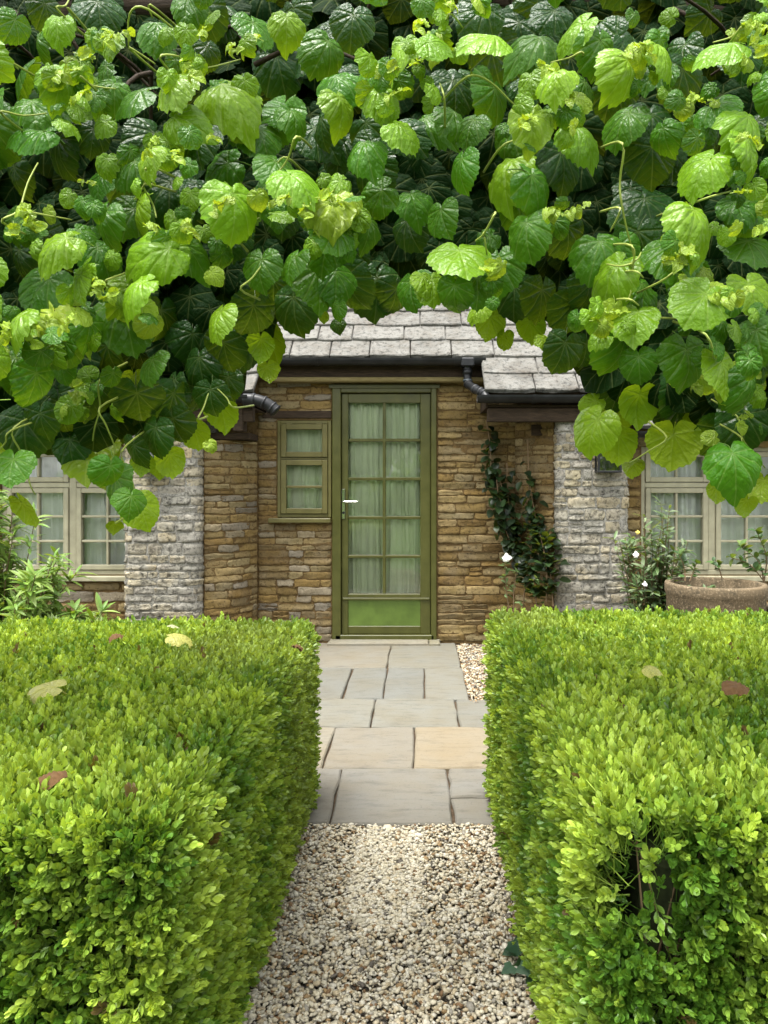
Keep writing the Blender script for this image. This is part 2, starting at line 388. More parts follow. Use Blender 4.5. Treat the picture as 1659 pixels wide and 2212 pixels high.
def stone(at, s0, s1, z0, z1, proud, mat, color, parent, jit=.006, wob=.007):
    nx = 6 if s1 - s0 > .12 else 4; nz = 4; vs = []
    sd_ = random.random() * 100
    def pt(u, v, d, ins):
        s = s0 + ins + (s1 - s0 - 2 * ins) * u; z = z0 + ins + (z1 - z0 - 2 * ins) * v
        p, n_ = at(s); return p + n_ * d + Vector((0, 0, z))
    ring = [(i / (nx - 1), 0) for i in range(nx)] + [(1, k / (nz - 1)) for k in range(1, nz)] + [(i / (nx - 1), 1) for i in range(nx - 2, -1, -1)] + [(0, k / (nz - 1)) for k in range(nz - 2, 0, -1)]
    m = len(ring); tl = random.uniform(-.006, .006); t2 = random.uniform(-.008, .008)
    edge = [(random.uniform(-jit, jit), random.uniform(-jit, jit)) for _ in ring]
    def corner(u, v):   # soft, chipped corners
        return .0045 if (u in (0, 1) and v in (0, 1)) else 0
    for lay, (d, ins) in enumerate(((-.03, 0.0), (proud * .7, .0), (proud, .0035))):
        for (u, v), (a_, b_) in zip(ring, edge):
            c = corner(u, v) * (.8 if lay == 1 else 1)
            p = pt(u, v, d + (tl * (u - .5) * 2 + t2 * (v - .5) * 2 + random.uniform(-wob, wob) * .6 if lay == 2 else 0), ins)
            q, n_ = at(s0 + (s1 - s0) * u); tx = Vector((-n_.y, n_.x, 0))
            p += tx * (a_ + (c if u == 0 else -c if u == 1 else 0)) + Vector((0, 0, b_ + (c * .6 if v == 0 else -c * .6 if v == 1 else 0)))
            vs.append(p)
    inner = {}
    for k in range(1, nz - 1):
        for i in range(1, nx - 1):
            inner[(i, k)] = len(vs); vs.append(pt(i / (nx - 1), k / (nz - 1), proud + random.uniform(-.8, 1) * wob, .0035))
    fs = [(l * m + i, l * m + (i + 1) % m, (l + 1) * m + (i + 1) % m, (l + 1) * m + i) for l in range(2) for i in range(m)]
    ri = {(round(u * (nx - 1)), round(v * (nz - 1))): 2 * m + i for i, (u, v) in enumerate(ring)}; ri.update(inner)
    fs += [(ri[(i, k)], ri[(i + 1, k)], ri[(i + 1, k + 1)], ri[(i, k + 1)]) for k in range(nz - 1) for i in range(nx - 1)]
    o = MB().add(vs, fs).build('stone', mat, parent, True)
    o.color = (*color, 1); return o

def masonry(parent, pts, z0, z1, mat, palette, rowh, lens, gap, proud, openings=(), s_from=0, s_to=None, tone=1.0):
    at, L = path_frame(pts); L = s_to or L; z = z0
    while z < z1 - .02:
        h = min(random.uniform(*rowh), z1 - z)
        if z1 - z - h < rowh[0] * .6: h = z1 - z
        spans = [(s_from, L)]
        for (a_, b_, c_, d_) in openings:
            if z + h * .5 > c_ and z + h * .5 < d_:
                new = []
                for (u, v) in spans:
                    if a_ > u: new.append((u, min(v, a_)))
                    if b_ < v: new.append((max(u, b_), v))
                spans = [q for q in new if q[1] - q[0] > .03]
        for (u, v) in spans:
            s = u - random.uniform(0, lens[0]) * .0
            while s < v - .015:
                l_ = random.uniform(*lens) * random.choice((.75, 1, 1, 1.2))
                if v - s - l_ < lens[0] * .55: l_ = v - s
                c = random.choice(palette); f = random.uniform(.50, .88) * tone
                zz0, zz1 = z + gap * random.uniform(.3, .7), z + h - gap * random.uniform(.3, .7)
                hh = [(zz0, zz1)]
                if h > rowh[1] * .93 and random.random() < .15: hh = [(zz0, (zz0 + zz1) / 2 - gap / 2), ((zz0 + zz1) / 2 + gap / 2, zz1)]
                for (q0, q1) in hh:
                    stone(at, s + gap / 2, s + l_ - gap / 2, q0, q1, proud * random.uniform(.4, 1.15), mat, tuple(x * f for x in c), parent)
                s += l_
        z += h

PB = [(.29, .20, .07), (.32, .235, .095), (.27, .18, .06), (.35, .26, .115), (.28, .205, .09), (.24, .155, .05), (.36, .285, .14)]     # honey brown
PBL = PB + PB + [(.33, .28, .19), (.30, .26, .19), (.35, .29, .18)]
PG = [(.46, .40, .26), (.42, .375, .28), (.39, .36, .30), (.48, .42, .29), (.37, .355, .31), (.44, .36, .21)]     # pale yellow grey

# back wall of the porch
XL, XR = -1.37, .87
wall = MB()
wall.box(XL - .25, -.728, YD, YD + .3, 0, 1.085).box(XL - .25, -1.2, YD, YD + .3, 1.085, 1.93).box(XL - .25, -.728, YD, YD + .3, 1.93, 2.45)
wall.box(.172, XR + .3, YD, YD + .3, 0, 2.45).box(-.728, .172, YD, YD + .3, 2.225, 2.45)
wb = wall.build('wall', M['mortar'], cot)
masonry(wb, [(XL, YD), (-.733, YD)], .02, 2.26, M['stone'], PBL, (.042, .074), (.12, .27),   .008, .008, openings=[(-1.205 - XL, 9, 1.07, 1.955)])
wb2 = MB().box(.176, .18, YD + .001, YD + .01, .01, .02).build('wall', M['mortar'], cot)
masonry(wb2, [(.178, YD), (XR, YD)], .02, 2.26, M['stone'], PB, (.045, .082), (.14, .36), .009, .008)
# timber lintel over the small window
MB().box(-1.33, -.735, YD - .012, YD + .1, 1.945, 2.01, .004).build('window_lintel', M['wood'], cot)

def splay(pts, z1, pal, rowh, back):
    poly = [tuple(p) for p in pts] + back
    b = MB().prism(poly[::-1], 0, z1).build('wall', M['mortar'], cot)
    masonry(b, pts, .02, z1, M['stone'], pal, rowh, (.11, .28), .009, .008); return b
def arc(p0, p1, bulge, n=8):
    p0, p1 = Vector(p0), Vector(p1); d = p1 - p0; nn = Vector((d.y, -d.x)).normalized()
    return [tuple(p0 + d * (i / n) + nn * bulge * math.sin(math.pi * i / n)) for i in range(n + 1)]
lp = arc((-1.735, 6.30), (-1.375, 6.655), .075)
splay(lp, 1.74, PBL, (.045, .078), [(-1.375, 6.9), (-1.735, 6.9)])
rp = arc((.85, 6.665), (1.125, 6.33), .03)
splay(rp, 1.90, PB, (.05, .085), [(1.125, 6.9), (.85, 6.9)])

def pier(x0, x1):
    r = .075
    def cr(cx, cy, a0, a1): return [(cx + r * math.cos(R(a0 + (a1 - a0) * i / 4)), cy + r * math.sin(R(a0 + (a1 - a0) * i / 4))) for i in range(5)]
    pts = [(x0, YW + .08)] + cr(x0 + r, YP + r, 180, 270) + cr(x1 - r, YP + r, 270, 360) + [(x1, YW + .08)]
    b = MB().prism(pts + [(x1, 6.95), (x0, 6.95)], 0, 1.95).build('pier', M['grey_mortar'], cot)
    b['label'] = 'grey weathered stone pier'
    masonry(b, pts, .02, 1.86, M['pier_stone'], PG, (.055, .100), (.11, .27), .012, .010, s_from=.05, tone=1.4)
    return b
pier(-2.356, -1.744); pier(1.132, 1.707)

# window walls either side
WL = (-3.46, -2.28, .62, 1.69); WR = (1.865, 3.06, .62, 1.69)
def wwall(x0, x1, o):
    b = MB().box(x0, o[0], YW, YW + .3, 0, 2.0)
    if x1 > o[1]: b.box(o[1], x1, YW, YW + .3, 0, 2.0)
    b.box(o[0], o[1], YW, YW + .3, 0, o[2]).box(o[0], o[1], YW, YW + .3, o[3], 2.0)
    b = b.build('wall', M['mortar'], cot)
    masonry(b, [(x0, YW), (x1, YW)], .05, 1.80, M['stone'], PBL, (.07, .11), (.16, .34), .018, .012, openings=[(o[0] - .005 - x0, o[1] + .005 - x0, o[2] - .06, o[3] + .005)])
wwall(-4.4, -2.28, WL); wwall(1.70, 4.2, WR)
# rear and gable walls, floor slab: the dark room behind the glass
MB().box(-4.4, 4.2, 10.0, 10.3, 0, 2.0).box(-4.7, -4.4, YW, 10.3, 0, 2.0).box(4.2, 4.5, YW, 10.3, 0, 2.0).build('wall', M['mortar'], cot)
MB().box(-4.4, 4.2, 7.0, 10.0, -.02, 0.0).build('floor', M['wood'], cot)

# windows ------------------------------------------------------------------
def frame(mb, x0, x1, z0, z1, y0, y1, wd, wt=None, wb_=None, c=.004):
    wt = wt or wd; wb_ = wb_ or wd
    mb.box(x0, x0 + wd, y0, y1, z0, z1, c).box(x1 - wd, x1, y0, y1, z0, z1, c)
    mb.box(x0 + wd, x1 - wd, y0 + .001, y1 - .001, z1 - wt, z1 - .0005, c).box(x0 + wd, x1 - wd, y0 + .001, y1 - .001, z0 + .0005, z0 + wb_, c)
    return mb
def curtain(x0, x1, z0, z1, y, mat, parent, waves=14, amp=.03, seed=0, lift=0):
    rr = random.Random(seed); nx = waves * 8; vs = []; ph = [rr.uniform(0, 6.28) for _ in range(4)]
    xs = [x0 + (x1 - x0) * i / nx for i in range(nx + 1)]
    for k in range(7):
        v = k / 6
        for i, x in enumerate(xs):
            u = i / nx
            d = amp * (math.sin(u * waves * 6.28 + 1.7 * math.sin(u * 9 + ph[0]) + ph[1]) + .5 * math.sin(u * waves * 2.3 * 6.28 + ph[2] + v * .8)) * (.75 + .35 * math.sin(u * 5 + ph[3])) * (1.0 - .25 * v)
            vs.append((x + .012 * math.sin(v * 3 + u * 20), y + d, z0 + (z1 - z0) * v))
    fs = [(k * (nx + 1) + i, k * (nx + 1) + i + 1, (k + 1) * (nx + 1) + i + 1, (k + 1) * (nx + 1) + i) for k in range(6) for i in range(nx)]
    return MB().add(vs, fs).build('curtain', mat, parent, True)
def glazed(parent, x0, x1, z0, z1, cols, rows_, yb0, yb1, bar, mat):
    """panes and glazing bars in the clear opening x0..x1, z0..z1"""
    pw = (x1 - x0 - bar * (cols - 1)) / cols; ph = (z1 - z0 - bar * (rows_ - 1)) / rows_
    for i in range(cols - 1):
        MB().box(x0 + pw * (i + 1) + bar * i, x0 + (pw + bar) * (i + 1), yb0, yb1, z0, z1, .004).build('glazing_bar', mat, parent)
    for k in range(rows_ - 1):
        MB().box(x0, x1, yb0 + .002, yb1 - .002, z0 + ph * (k + 1) + bar * k, z0 + (ph + bar) * (k + 1), .004).build('glazing_bar', mat, parent)
    ym = (yb0 + yb1) / 2 + .004
    for i in range(cols):
        for k in range(rows_):
            MB().box(x0 + (pw + bar) * i - .004, x0 + (pw + bar) * i + pw + .004, ym - .002, ym + .002, z0 + (ph + bar) * k - .004, z0 + (ph + bar) * k + ph + .004).build('pane', M['glass'], parent)

def big_window(o, seed):
    x0, x1, z0, z1 = o; mat = M['window_paint']; y0, y1 = YW + .035, YW + .11
    xm = (x0 + x1) / 2; zt = 1.37        # mullion, transom
    mb = frame(MB(), x0, x1, z0, z1, y0, y1, .04)
    mb.box(xm - .03, xm + .03, y0 + .002, y1 - .002, z0 + .04, z1 - .04, .004)
    for (a_, b_) in ((x0 + .04, xm - .03), (xm + .03, x1 - .04)): mb.box(a_, b_, y0 + .003, y1 - .003, zt - .022, zt + .022, .004)
    win = mb.build('window', mat, cot)
    MB().box(x0 - .03, x1 + .03, YW - .05, YW + .11, z0 - .045, z0 - .002, .006).build('sill', mat, win)
    for (a_, b_) in ((x0 + .04, xm - .03), (xm + .03, x1 - .04)):
        for (c_, d_, rr_) in ((z0 + .04, zt - .022, 3), (zt + .022, z1 - .04, 1)):
            fw = .042
            frame(MB(), a_ + .003, b_ - .003, c_ + .003, d_ - .003, y0 - .012, y1 - .02, fw).build('casement', mat, win)
            glazed(win, a_ + fw + .003, b_ - fw - .003, c_ + fw + .003, d_ - fw - .003, 2, rr_, y0 - .004, y1 - .03, .02, mat)
    curtain(x0 - .02, xm + .03, z0 - .02, z1, y1 + .028, M['curtain'], win, 8, .04, seed)
    curtain(xm - .03, x1 + .02, z0 - .02, z1, y1 + .05, M['curtain'], win, 8, .04, seed + 1)
    return win
big_window(WL, 3); big_window(WR, 5)

# small porch window
mat = M['sash_paint']; y0 = YD - .018
win = frame(MB(), -1.2, -.735, 1.09, 1.925, y0, y0 + .09, .03).box(-1.17, -.765, y0 + .001, y0 + .089, 1.587, 1.607, .003).build('window', mat, cot)
win['label'] = 'small olive painted window beside the door'
for (c_, d_, rr_) in ((1.12, 1.587, 2), (1.607, 1.895, 1)):
    frame(MB(), -1.168, -.767, c_ + .002, d_ - .002, y0 - .014, y0 + .05, .046).build('casement', mat, win)
    glazed(win, -1.122, -.813, c_ + .048, d_ - .048, 1, rr_, y0 - .004, y0 + .04, .022, mat)
curtain(-1.17, -.765, 1.12, 1.9, y0 + .085, M['door_curtain'], win, 7, .022, 21)
MB().box(-1.27, -.735, y0 - .06, y0 + .06, 1.045, 1.085, .006).build('sill', mat, win)
hb = MB()
for hx in (-1.10, -.84): hb.box(hx - .025, hx + .025, y0 - .006, y0 + .01, 1.893, 1.905)
hb.build('hinge', M['sash_paint'], win)

# door ----------------------------------------------------------------------
mat = M['door_paint']
df = MB().box(-.728, -.652, YD - .03, YD + .12, .012, 2.22, .006).box(.124, .172, YD - .03, YD + .12, .012, 2.22, .006).box(-.652, .124, YD - .029, YD + .12, 2.165, 2.2195, .006)
df.box(-.755, .20, YD - .042, YD - .031, 2.20, 2.235, .004).build('door_frame', mat, cot)
y0 = YD + .005
door = MB()
door.box(-.648, -.592, y0, y0 + .05, .08, 2.16, .004).box(.032, .120, y0, y0 + .05, .08, 2.16, .004)
door.box(-.592, .032, y0 + .001, y0 + .049, 2.08, 2.159, .004).box(-.592, .032, y0 + .001, y0 + .049, .392, .428, .004).box(-.592, .032, y0 + .001, y0 + .049, .081, .15, .004)
door = door.build('door', mat, cot); door['label'] = 'olive green part glazed door'
MB().box(-.60, .04, y0 + .012, y0 + .035, .145, .397, .003).build('panel', M['panel_grass_tint'], door)
glazed(door, -.592, .032, .428, 2.08, 2, 5, y0 + .004, y0 + .044, .026, mat)
curtain(-.64, .09, .40, 2.10, y0 + .085, M['door_curtain'], door, 12, .034, 11)
MB().box(-.64, .11, y0 - .012, y0 - .001, .375, .395, .003).build('weather_bar', M['door_paint'], door)
MB().box(-.70, .15, YD - .03, YD + .1, .012, .078, .005).build('door_sill', mat, cot)
# handle: back plate, cylinder, lever
hx = -.632
MB().box(hx - .016, hx + .016, y0 - .010, y0 - .001, 1.075, 1.335, .004).build('handle', M['chrome'], door)
MB().tube(smoothpath([(hx, y0 - .008, 1.225), (hx, y0 - .05, 1.225), (hx + .03, y0 - .058, 1.225), (hx + .12, y0 - .055, 1.223)]), .009, 8).build('lever', M['chrome'], door)
MB().tube([(hx, y0 - .011, 1.13), (hx, y0 - .016, 1.13)], .011, 12).build('keyhole', M['gutter'], door)
# threshold stone
rough_slab(-.75, .10, YD - .17, YD + .05, -.01, .042).build('threshold', M['flag'], cot).color = (.20, .19, .15, 1)
rough_slab(.105, .20, YD - .17, YD + .05, -.01, .040).build('threshold', M['flag'], cot).color = (.19, .18, .13, 1)

# lintel beam, fascia -------------------------------------------------------
MB().box(-1.26, .60, YD - .13, YD + .02, 2.245, 2.285, .008).build('lintel', M['lintel'], cot)
MB().box(-1.30, .62, YD - .10, YD + .02, 2.2865, 2.44, .004).build('fascia', M['wood'], cot)
MB().box(.565, 1.70, 6.15, 6.23, 1.875, 1.985, .006).build('beam', M['wood'], cot)
MB().box(.565, 1.72, 6.16, 6.72, 1.99, 2.01, .002).build('soffit', M['wood'], cot)
MB().box(-2.40, -1.30, 6.15, 6.23, 1.875, 1.985, .006).build('beam', M['wood'], cot)
MB().box(-2.40, -1.30, 6.16, 6.72, 1.99, 2.01, .002).build('soffit', M['wood'], cot)
MB().box(-1.76, -1.37, 6.36, 6.74, 1.745, 1.80, .006).build('beam', M['wood'], cot)
MB().box(-1.46, -1.38, 6.14, 6.30, 1.80, 1.985, .006).build('bracket', M['wood'], cot)
MB().box(-1.33, -1.30, 6.14, 6.7, 1.985, 2.10, .003).build('verge_board', M['wood'], cot)
MB().box(.55, .565, 6.14, 6.7, 1.985, 2.12, .003).build('verge_board', M['wood'], cot)
MB().box(.95, 1.12, 6.40, 6.42, 1.78, 1.87).build('cavity_shade', M['wood'], cot)  # dark block standing in for a shaded cavity in the wall

# roof ---------------------------------------------------------------------
AL = R(42.6); CA, SA = math.cos(AL), math.sin(AL)
def roof_part(D0, z0, strips, tmax, name_label, expo=.245):
    """strips: (x0, x1, t0) -- each strip starts at t0 up the slope"""
    def tp(x, t_, n_): return (x, D0 + t_ * CA - n_ * SA, z0 + t_ * SA + n_ * CA)
    mb = MB()
    for (x0, x1, t0) in strips:
        vs = [tp(x, t_, n_) for n_ in (-.05, -.008) for t_ in (t0 + .03, tmax) for x in (x0 + .004, x1 - .004)]
        mb.add(vs, [(0, 2, 3, 1), (4, 5, 7, 6), (0, 1, 5, 4), (2, 6, 7, 3), (0, 4, 6, 2), (1, 3, 7, 5)])
    rf = mb.build('roof', M['wood'], cot)
    if name_label: rf['label'] = name_label
    x_min = min(s_[0] for s_ in strips); x_max = max(s_[1] for s_ in strips)
    nrow = int(tmax / expo)
    for r_ in range(nrow):
        t0 = r_ * expo - .02; L = .46
        segs = sorted([(s_[0], s_[1]) for s_ in strips if t0 + .05 > s_[2] - .1])
        merged = []
        for a_, b_ in segs:
            if merged and abs(merged[-1][1] - a_) < .01: merged[-1][1] = b_
            else: merged.append([a_, b_])
        for (a_, b_) in merged:
            x = a_ - random.uniform(0, .02)
            while x < b_ - .05:
                wd = random.uniform(.26, .46)
                if b_ - x - wd < .2: wd = b_ - x + random.uniform(0, .02)
                # slate: uneven rectangular stone, lower edge lifted on the course below
                lo = random.uniform(-.012, .012); th = random.uniform(.016, .026); vs = []; ins = .007
                nn = 6
                for (n0_, ii) in ((-.012, 0), (th * .7, 0), (th, ins)):
                    for k in range(nn):      # lower edge, left to right
                        u = k / (nn - 1); rc = .012 if k in (0, nn - 1) else 0
                        vs.append(tp(x + .004 + ii + (wd - .008 - 2 * ii) * u, t0 + lo + ii + rc + random.uniform(-.005, .005), n0_ + .024))
                    for k in range(nn - 1, -1, -1):
                        u = k / (nn - 1); vs.append(tp(x + .004 + ii + (wd - .008 - 2 * ii) * u, min(t0 + L, tmax + .1), n0_ - .016))
                m = 2 * nn
                fs = [(l * m + i, l * m + (i + 1) % m, (l + 1) * m + (i + 1) % m, (l + 1) * m + i) for l in range(2) for i in range(m)]
                fs += [(2 * m + k, 2 * m + k + 1, 2 * m + m - 2 - k, 2 * m + m - 1 - k) for k in range(nn - 1)]
                o = MB().add(vs, fs).build('slate', M['slate'], rf)
                f = random.uniform(.8, 1.12); o.color = (.115 * f, .113 * f, .102 * f, 1)
                x += wd
    return rf
TR = .516
roof_part(6.12, 2.10, [(-2.40, -1.30, 0), (-1.30, .555, TR), (.555, 1.75, 0)], 3.4, 'pale grey stone slate roof over the porch')
roof_part(6.24, 1.835, [(1.76, 4.5, 0)], 2.9, None); roof_part(6.24, 1.835, [(-4.7, -2.41, 0)], 2.9, None)
# closing cheeks between the porch roof and the lower side roofs, rear roof slope
mb = MB()
for xx in (-2.402, 1.752):
    a_ = [(xx - .008, 6.12 + q * CA, 1.80 + q * SA + dz) for q in (0, 3.3) for dz in (0, .29)]; b_ = [(xx + .008, *p_[1:]) for p_ in a_]
    mb.add(a_ + b_, [(0, 1, 3, 2), (4, 6, 7, 5), (0, 4, 5, 1), (2, 3, 7, 6), (0, 2, 6, 4), (1, 5, 7, 3)])
mb.build('cheek', M['wood'], cot)
yr, zr = 6.12 + 3.4 * CA, 2.05 + 3.4 * SA
MB().add([(-4.7, yr - .3, zr - .1), (4.5, yr - .3, zr - .1), (4.5, 10.5, 1.7), (-4.7, 10.5, 1.7), (-4.7, yr - .3, zr - .2), (4.5, yr - .3, zr - .2), (4.5, 10.5, 1.6), (-4.7, 10.5, 1.6)],
         [(0, 1, 2, 3), (7, 6, 5, 4), (0, 4, 5, 1), (2, 6, 7, 3), (0, 3, 7, 4), (1, 5, 6, 2)]).build('roof', M['wood'], cot)

# gutters --------------------------------------------------------------------
def gutter(x0, x1, y, z, r, clips, name='gutter'):
    mb = MB(); n_ = 12; vs = []
    for x in (x0, x1):
        for rr_ in (r, r - .005):
            for k in range(n_ + 1):
                an = math.pi + math.pi * k / n_; vs.append((x, y + rr_ * math.cos(an), z + rr_ * math.sin(an)))
    m = n_ + 1; fs = []
    for k in range(n_):
        fs += [(k, k + 1, 2 * m + k + 1, 2 * m + k), (m + k + 1, m + k, 3 * m + k, 3 * m + k + 1), (k, m + k, m + k + 1, k + 1), (2 * m + k, 2 * m + k + 1, 3 * m + k + 1, 3 * m + k)]
    fs += [(0, 2 * m, 3 * m, m), (n_, m + n_, 3 * m + n_, 2 * m + n_)]
    mb.add(vs, fs)
    for x in (x0 + .002, x1 - .002):     # stop ends
        mb.add([(x, y + (r - .002) * math.cos(math.pi + math.pi * k / n_), z + (r - .002) * math.sin(math.pi + math.pi * k / n_)) for k in range(n_ + 1)], [tuple(range(n_ + 1))])
    g_ = mb.build(name, M['gutter'], cot, False)
    for x, wd in clips:
        c = MB(); vs = []
        for xx in (x - wd / 2, x + wd / 2):
            for rr_ in (r + .006, r + .0005):
                for k in range(n_ + 1):
                    an = math.pi + math.pi * k / n_ ; vs.append((xx, y + rr_ * math.cos(an), z + rr_ * math.sin(an) + .002))
        c.add(vs, fs[:-2] + fs[-2:]); c.build('clip', M['gutter'], g_)
    return g_
YG, ZG = 6.47, 2.425
gc = gutter(-1.225, .575, YG, ZG, .055, [(-.837, .03), (.345, .06), (.555, .03)])
gr = gutter(.475, 1.74, 6.075, 2.075, .06, [(.92, .03), (1.30, .03)])
gl = gutter(-2.42, -1.32, 6.075, 2.075, .06, [(-1.75, .03)])
gutter(1.76, 4.5, 6.19, 1.80, .05, [(2.3, .03), (2.9, .03)]); gutter(-4.7, -2.43, 6.19, 1.80, .05, [(-3.1, .03)])
# swan neck from the porch gutter into the right hand gutter
x1_ = .425
sw = smoothpath([(x1_, YG, ZG - .04), (x1_, YG, ZG - .15), (x1_ + .01, YG - .03, ZG - .22), (x1_ + .07, YG - .22, ZG - .29), (x1_ + .11, YG - .33, ZG - .33), (x1_ + .125, YG - .37, ZG - .37)], 6)
dp = MB().tube(sw, .034, 14).build('downpipe', M['gutter'], cot, True)
for (i, mt, rr_, ln) in ((3, 'gutter', .041, 2), (8, 'grey_plastic', .040, 1), (11, 'gutter', .041, 1), (16, 'gutter', .040, 1), (20, 'gutter', .041, 2), (24, 'gutter', .041, 1)):
    MB().tube(sw[i:i + ln + 1], rr_, 14).build('collar', M[mt], dp, True)
MB().box(x1_ - .055, x1_ + .055, YG - .062, YG + .05, ZG - .07, ZG + .004, .01).build('outlet', M['gutter'], dp)
# left outlet elbow
el = smoothpath([(-1.36, 6.07, 2.045), (-1.27, 6.07, 2.04), (-1.19, 6.07, 2.015), (-1.13, 6.07, 1.975), (-1.10, 6.07, 1.95)], 5)
e_ = MB().tube(el, .048, 14).build('downpipe', M['gutter'], cot, True)
for i in (4, 9, 14, 18): MB().tube(el[i:i + 2], .055, 14).build('collar', M['gutter'], e_, True)

# ------------------------------------------------------------------ wall lanterns
def lantern(x, z, label):
    o = bpy.data.objects.new('wall_lantern', None); COL.objects.link(o); o.location = (x, YP - .02, z)
    tag(o, label, 'lantern', 'black box lanterns on the stone piers')
    hw, h, d = .085, .25, .11
    fr = MB()
    for sx_ in (-1, 1):
        for yy in (-d, -.012): fr.box(sx_ * hw - .008, sx_ * hw + .008, yy - .008, yy + .008, -h, 0)
    fr.box(-hw - .01, hw + .01, -d - .01, 0.0, -h - .016, -h, .003).box(-hw - .01, hw + .01, -d - .01, 0.0, 0, .016, .003)
    fr.build('lantern_frame', M['gutter'], o)
    MB().box(-hw - .004, hw + .004, -.008, .006, -h + .001, -.001).build('back_plate', M['gutter'], o)
    MB().box(-hw + .01, hw - .01, -d - .002, -d + .002, -h + .001, -.001).build('pane', M['glass'], o)
    for sx_ in (-1, 1): MB().box(sx_ * hw - .002, sx_ * hw + .002, -d + .009, -.021, -h + .001, -.001).build('pane', M['glass'], o)
    MB().tube([(0, -.055, -h + .005), (0, -.055, -h + .06)], .016, 10).build('lamp_holder', M['gutter'], o)
    MB().box(-.035, .02, -d - .012, -d - .003, -.09, -.005, .002).build('sensor_card', M['white_plastic'], o)
    return o
lantern(1.515, 1.735, 'black glazed wall lantern on the grey pier right of the porch')
lantern(-2.085, 1.735, 'black wall lantern on the grey pier left of the porch, half hidden by leaves')

# ------------------------------------------------------------------ leaves
def basis(tip, nrm, roll=0):
    t_ = Vector(tip).normalized(); n_ = Vector(nrm); n_ = (n_ - t_ * n_.dot(t_))
    if n_.length < 1e-3: n_ = t_.orthogonal()
    n_.normalize(); x_ = t_.cross(n_)
    return Matrix((x_, t_, n_)).transposed()

def tree_leaf(seed, A=60, K=4, crinkle=0.0, petiole=True, dome=.55, elong=1.0):
    """heart shaped toothed blade; unit length (petiole at origin, tip at +y); returns verts, faces, uv"""
    r_ = random.Random(seed)
    R_tip, R_side, R_lobe, R_sin = 1.0, .69 * r_.uniform(.92, 1.1), .54 * r_.uniform(.9, 1.1), .10
    asym = r_.uniform(-.08, .08)
    ph = [r_.uniform(0, 6.28) for _ in range(12)]
    V = [(0, 0)]; rad = []
    for a_ in range(A):
        th = -math.pi + 2 * math.pi * (a_ + .5) / A; q = abs(th)
        pts = [(0, R_tip), (.13, .90), (.45, .85), (.85, .77), (R(80), R_side), (R(125), R_lobe), (R(158), .42), (math.pi, R_sin)]
        for (q0, r0), (q1, r1) in zip(pts, pts[1:]):
            if q0 <= q <= q1: f = (q - q0) / (q1 - q0); rr_ = r0 + (r1 - r0) * f; break
        rr_ *= 1 + asym * math.sin(th) + .02 * math.sin(5 * th + ph[0]) + .012 * math.sin(9 * th + ph[1])
        rr_ *= (1.012 if a_ % 2 else .972)
        rad.append((th, rr_))
    for k in range(1, K + 1):
        f = (k / K) ** .85
        for th, rr_ in rad:
            if k < K: rr_ = rr_ * (1 if False else 1)
            V.append((math.sin(th) * rr_ * f, math.cos(th) * rr_ * f * elong))
    Vn = np.array(V); x, y = Vn[:, 0], Vn[:, 1]; r2 = x * x + y * y; th = np.arctan2(x, y)
    z = -dome * (r2 ** 1.15) * r_.uniform(.45, 1.35)
    z += .10 * r_.uniform(-.4, 1) * np.abs(x)
    z -= r_.uniform(0, .35) * np.clip(y - .45, 0, 1) ** 2 * 2
    z += .012 * np.abs(np.sin(th * 180 / math.pi / 33 * math.pi / 2)) * np.sqrt(r2)          # quilted between main veins
    z += .035 * np.sin(x * 7 + ph[2]) * np.sin(y * 6 + ph[3]) + .035 * np.sin(th * 3 + ph[4]) * r2 * 2
    z += .006 * np.sin(th * 11 + ph[8]) * r2
    if crinkle:
        z += crinkle * (.13 * np.sin(x * 11 + ph[5] + y * 4) * np.sin(y * 12 + ph[6]) + .08 * np.sin(x * 22 + ph[7]) * np.cos(y * 19 + ph[9])) * np.sqrt(r2 + .05)
        z -= crinkle * .18 * r2 ** 1.5
        sq = 1 - .15 * crinkle * r2; x = x * sq; y = y * sq
    P3 = np.stack([x, y, z], 1)
    Fs = [(0, 1 + a_, 1 + (a_ + 1) % A) for a_ in range(A)]
    for k in range(1, K):
        o1, o2 = 1 + (k - 1) * A, 1 + k * A
        for a_ in range(A):
            b_ = (a_ + 1) % A; Fs += [(o1 + a_, o2 + a_, o2 + b_), (o1 + a_, o2 + b_, o1 + b_)]
    UV = Vn.copy()
    # faces wind so that +z is the upper side
    Fs = [f[::-1] for f in Fs]
    if petiole:
        pl = r_.uniform(.35, .6); pts = [Vector((0, .02, -.008)), Vector((r_.uniform(-.06, .06), -pl * .5, -.06 - .1 * r_.random())), Vector((r_.uniform(-.12, .12), -pl, -.2 - .2 * r_.random()))]
        mb = MB().tube(smoothpath(pts, 3), .016, 3, False); o = len(P3)
        P3 = np.concatenate([P3, np.array(mb.v)]); UV = np.concatenate([UV, np.tile([[0.0, .3]], (len(mb.v), 1))])
        for f in mb.f: Fs += [(f[0] + o, f[1] + o, f[2] + o), (f[0] + o, f[2] + o, f[3] + o)]
    return P3, np.array(Fs), UV

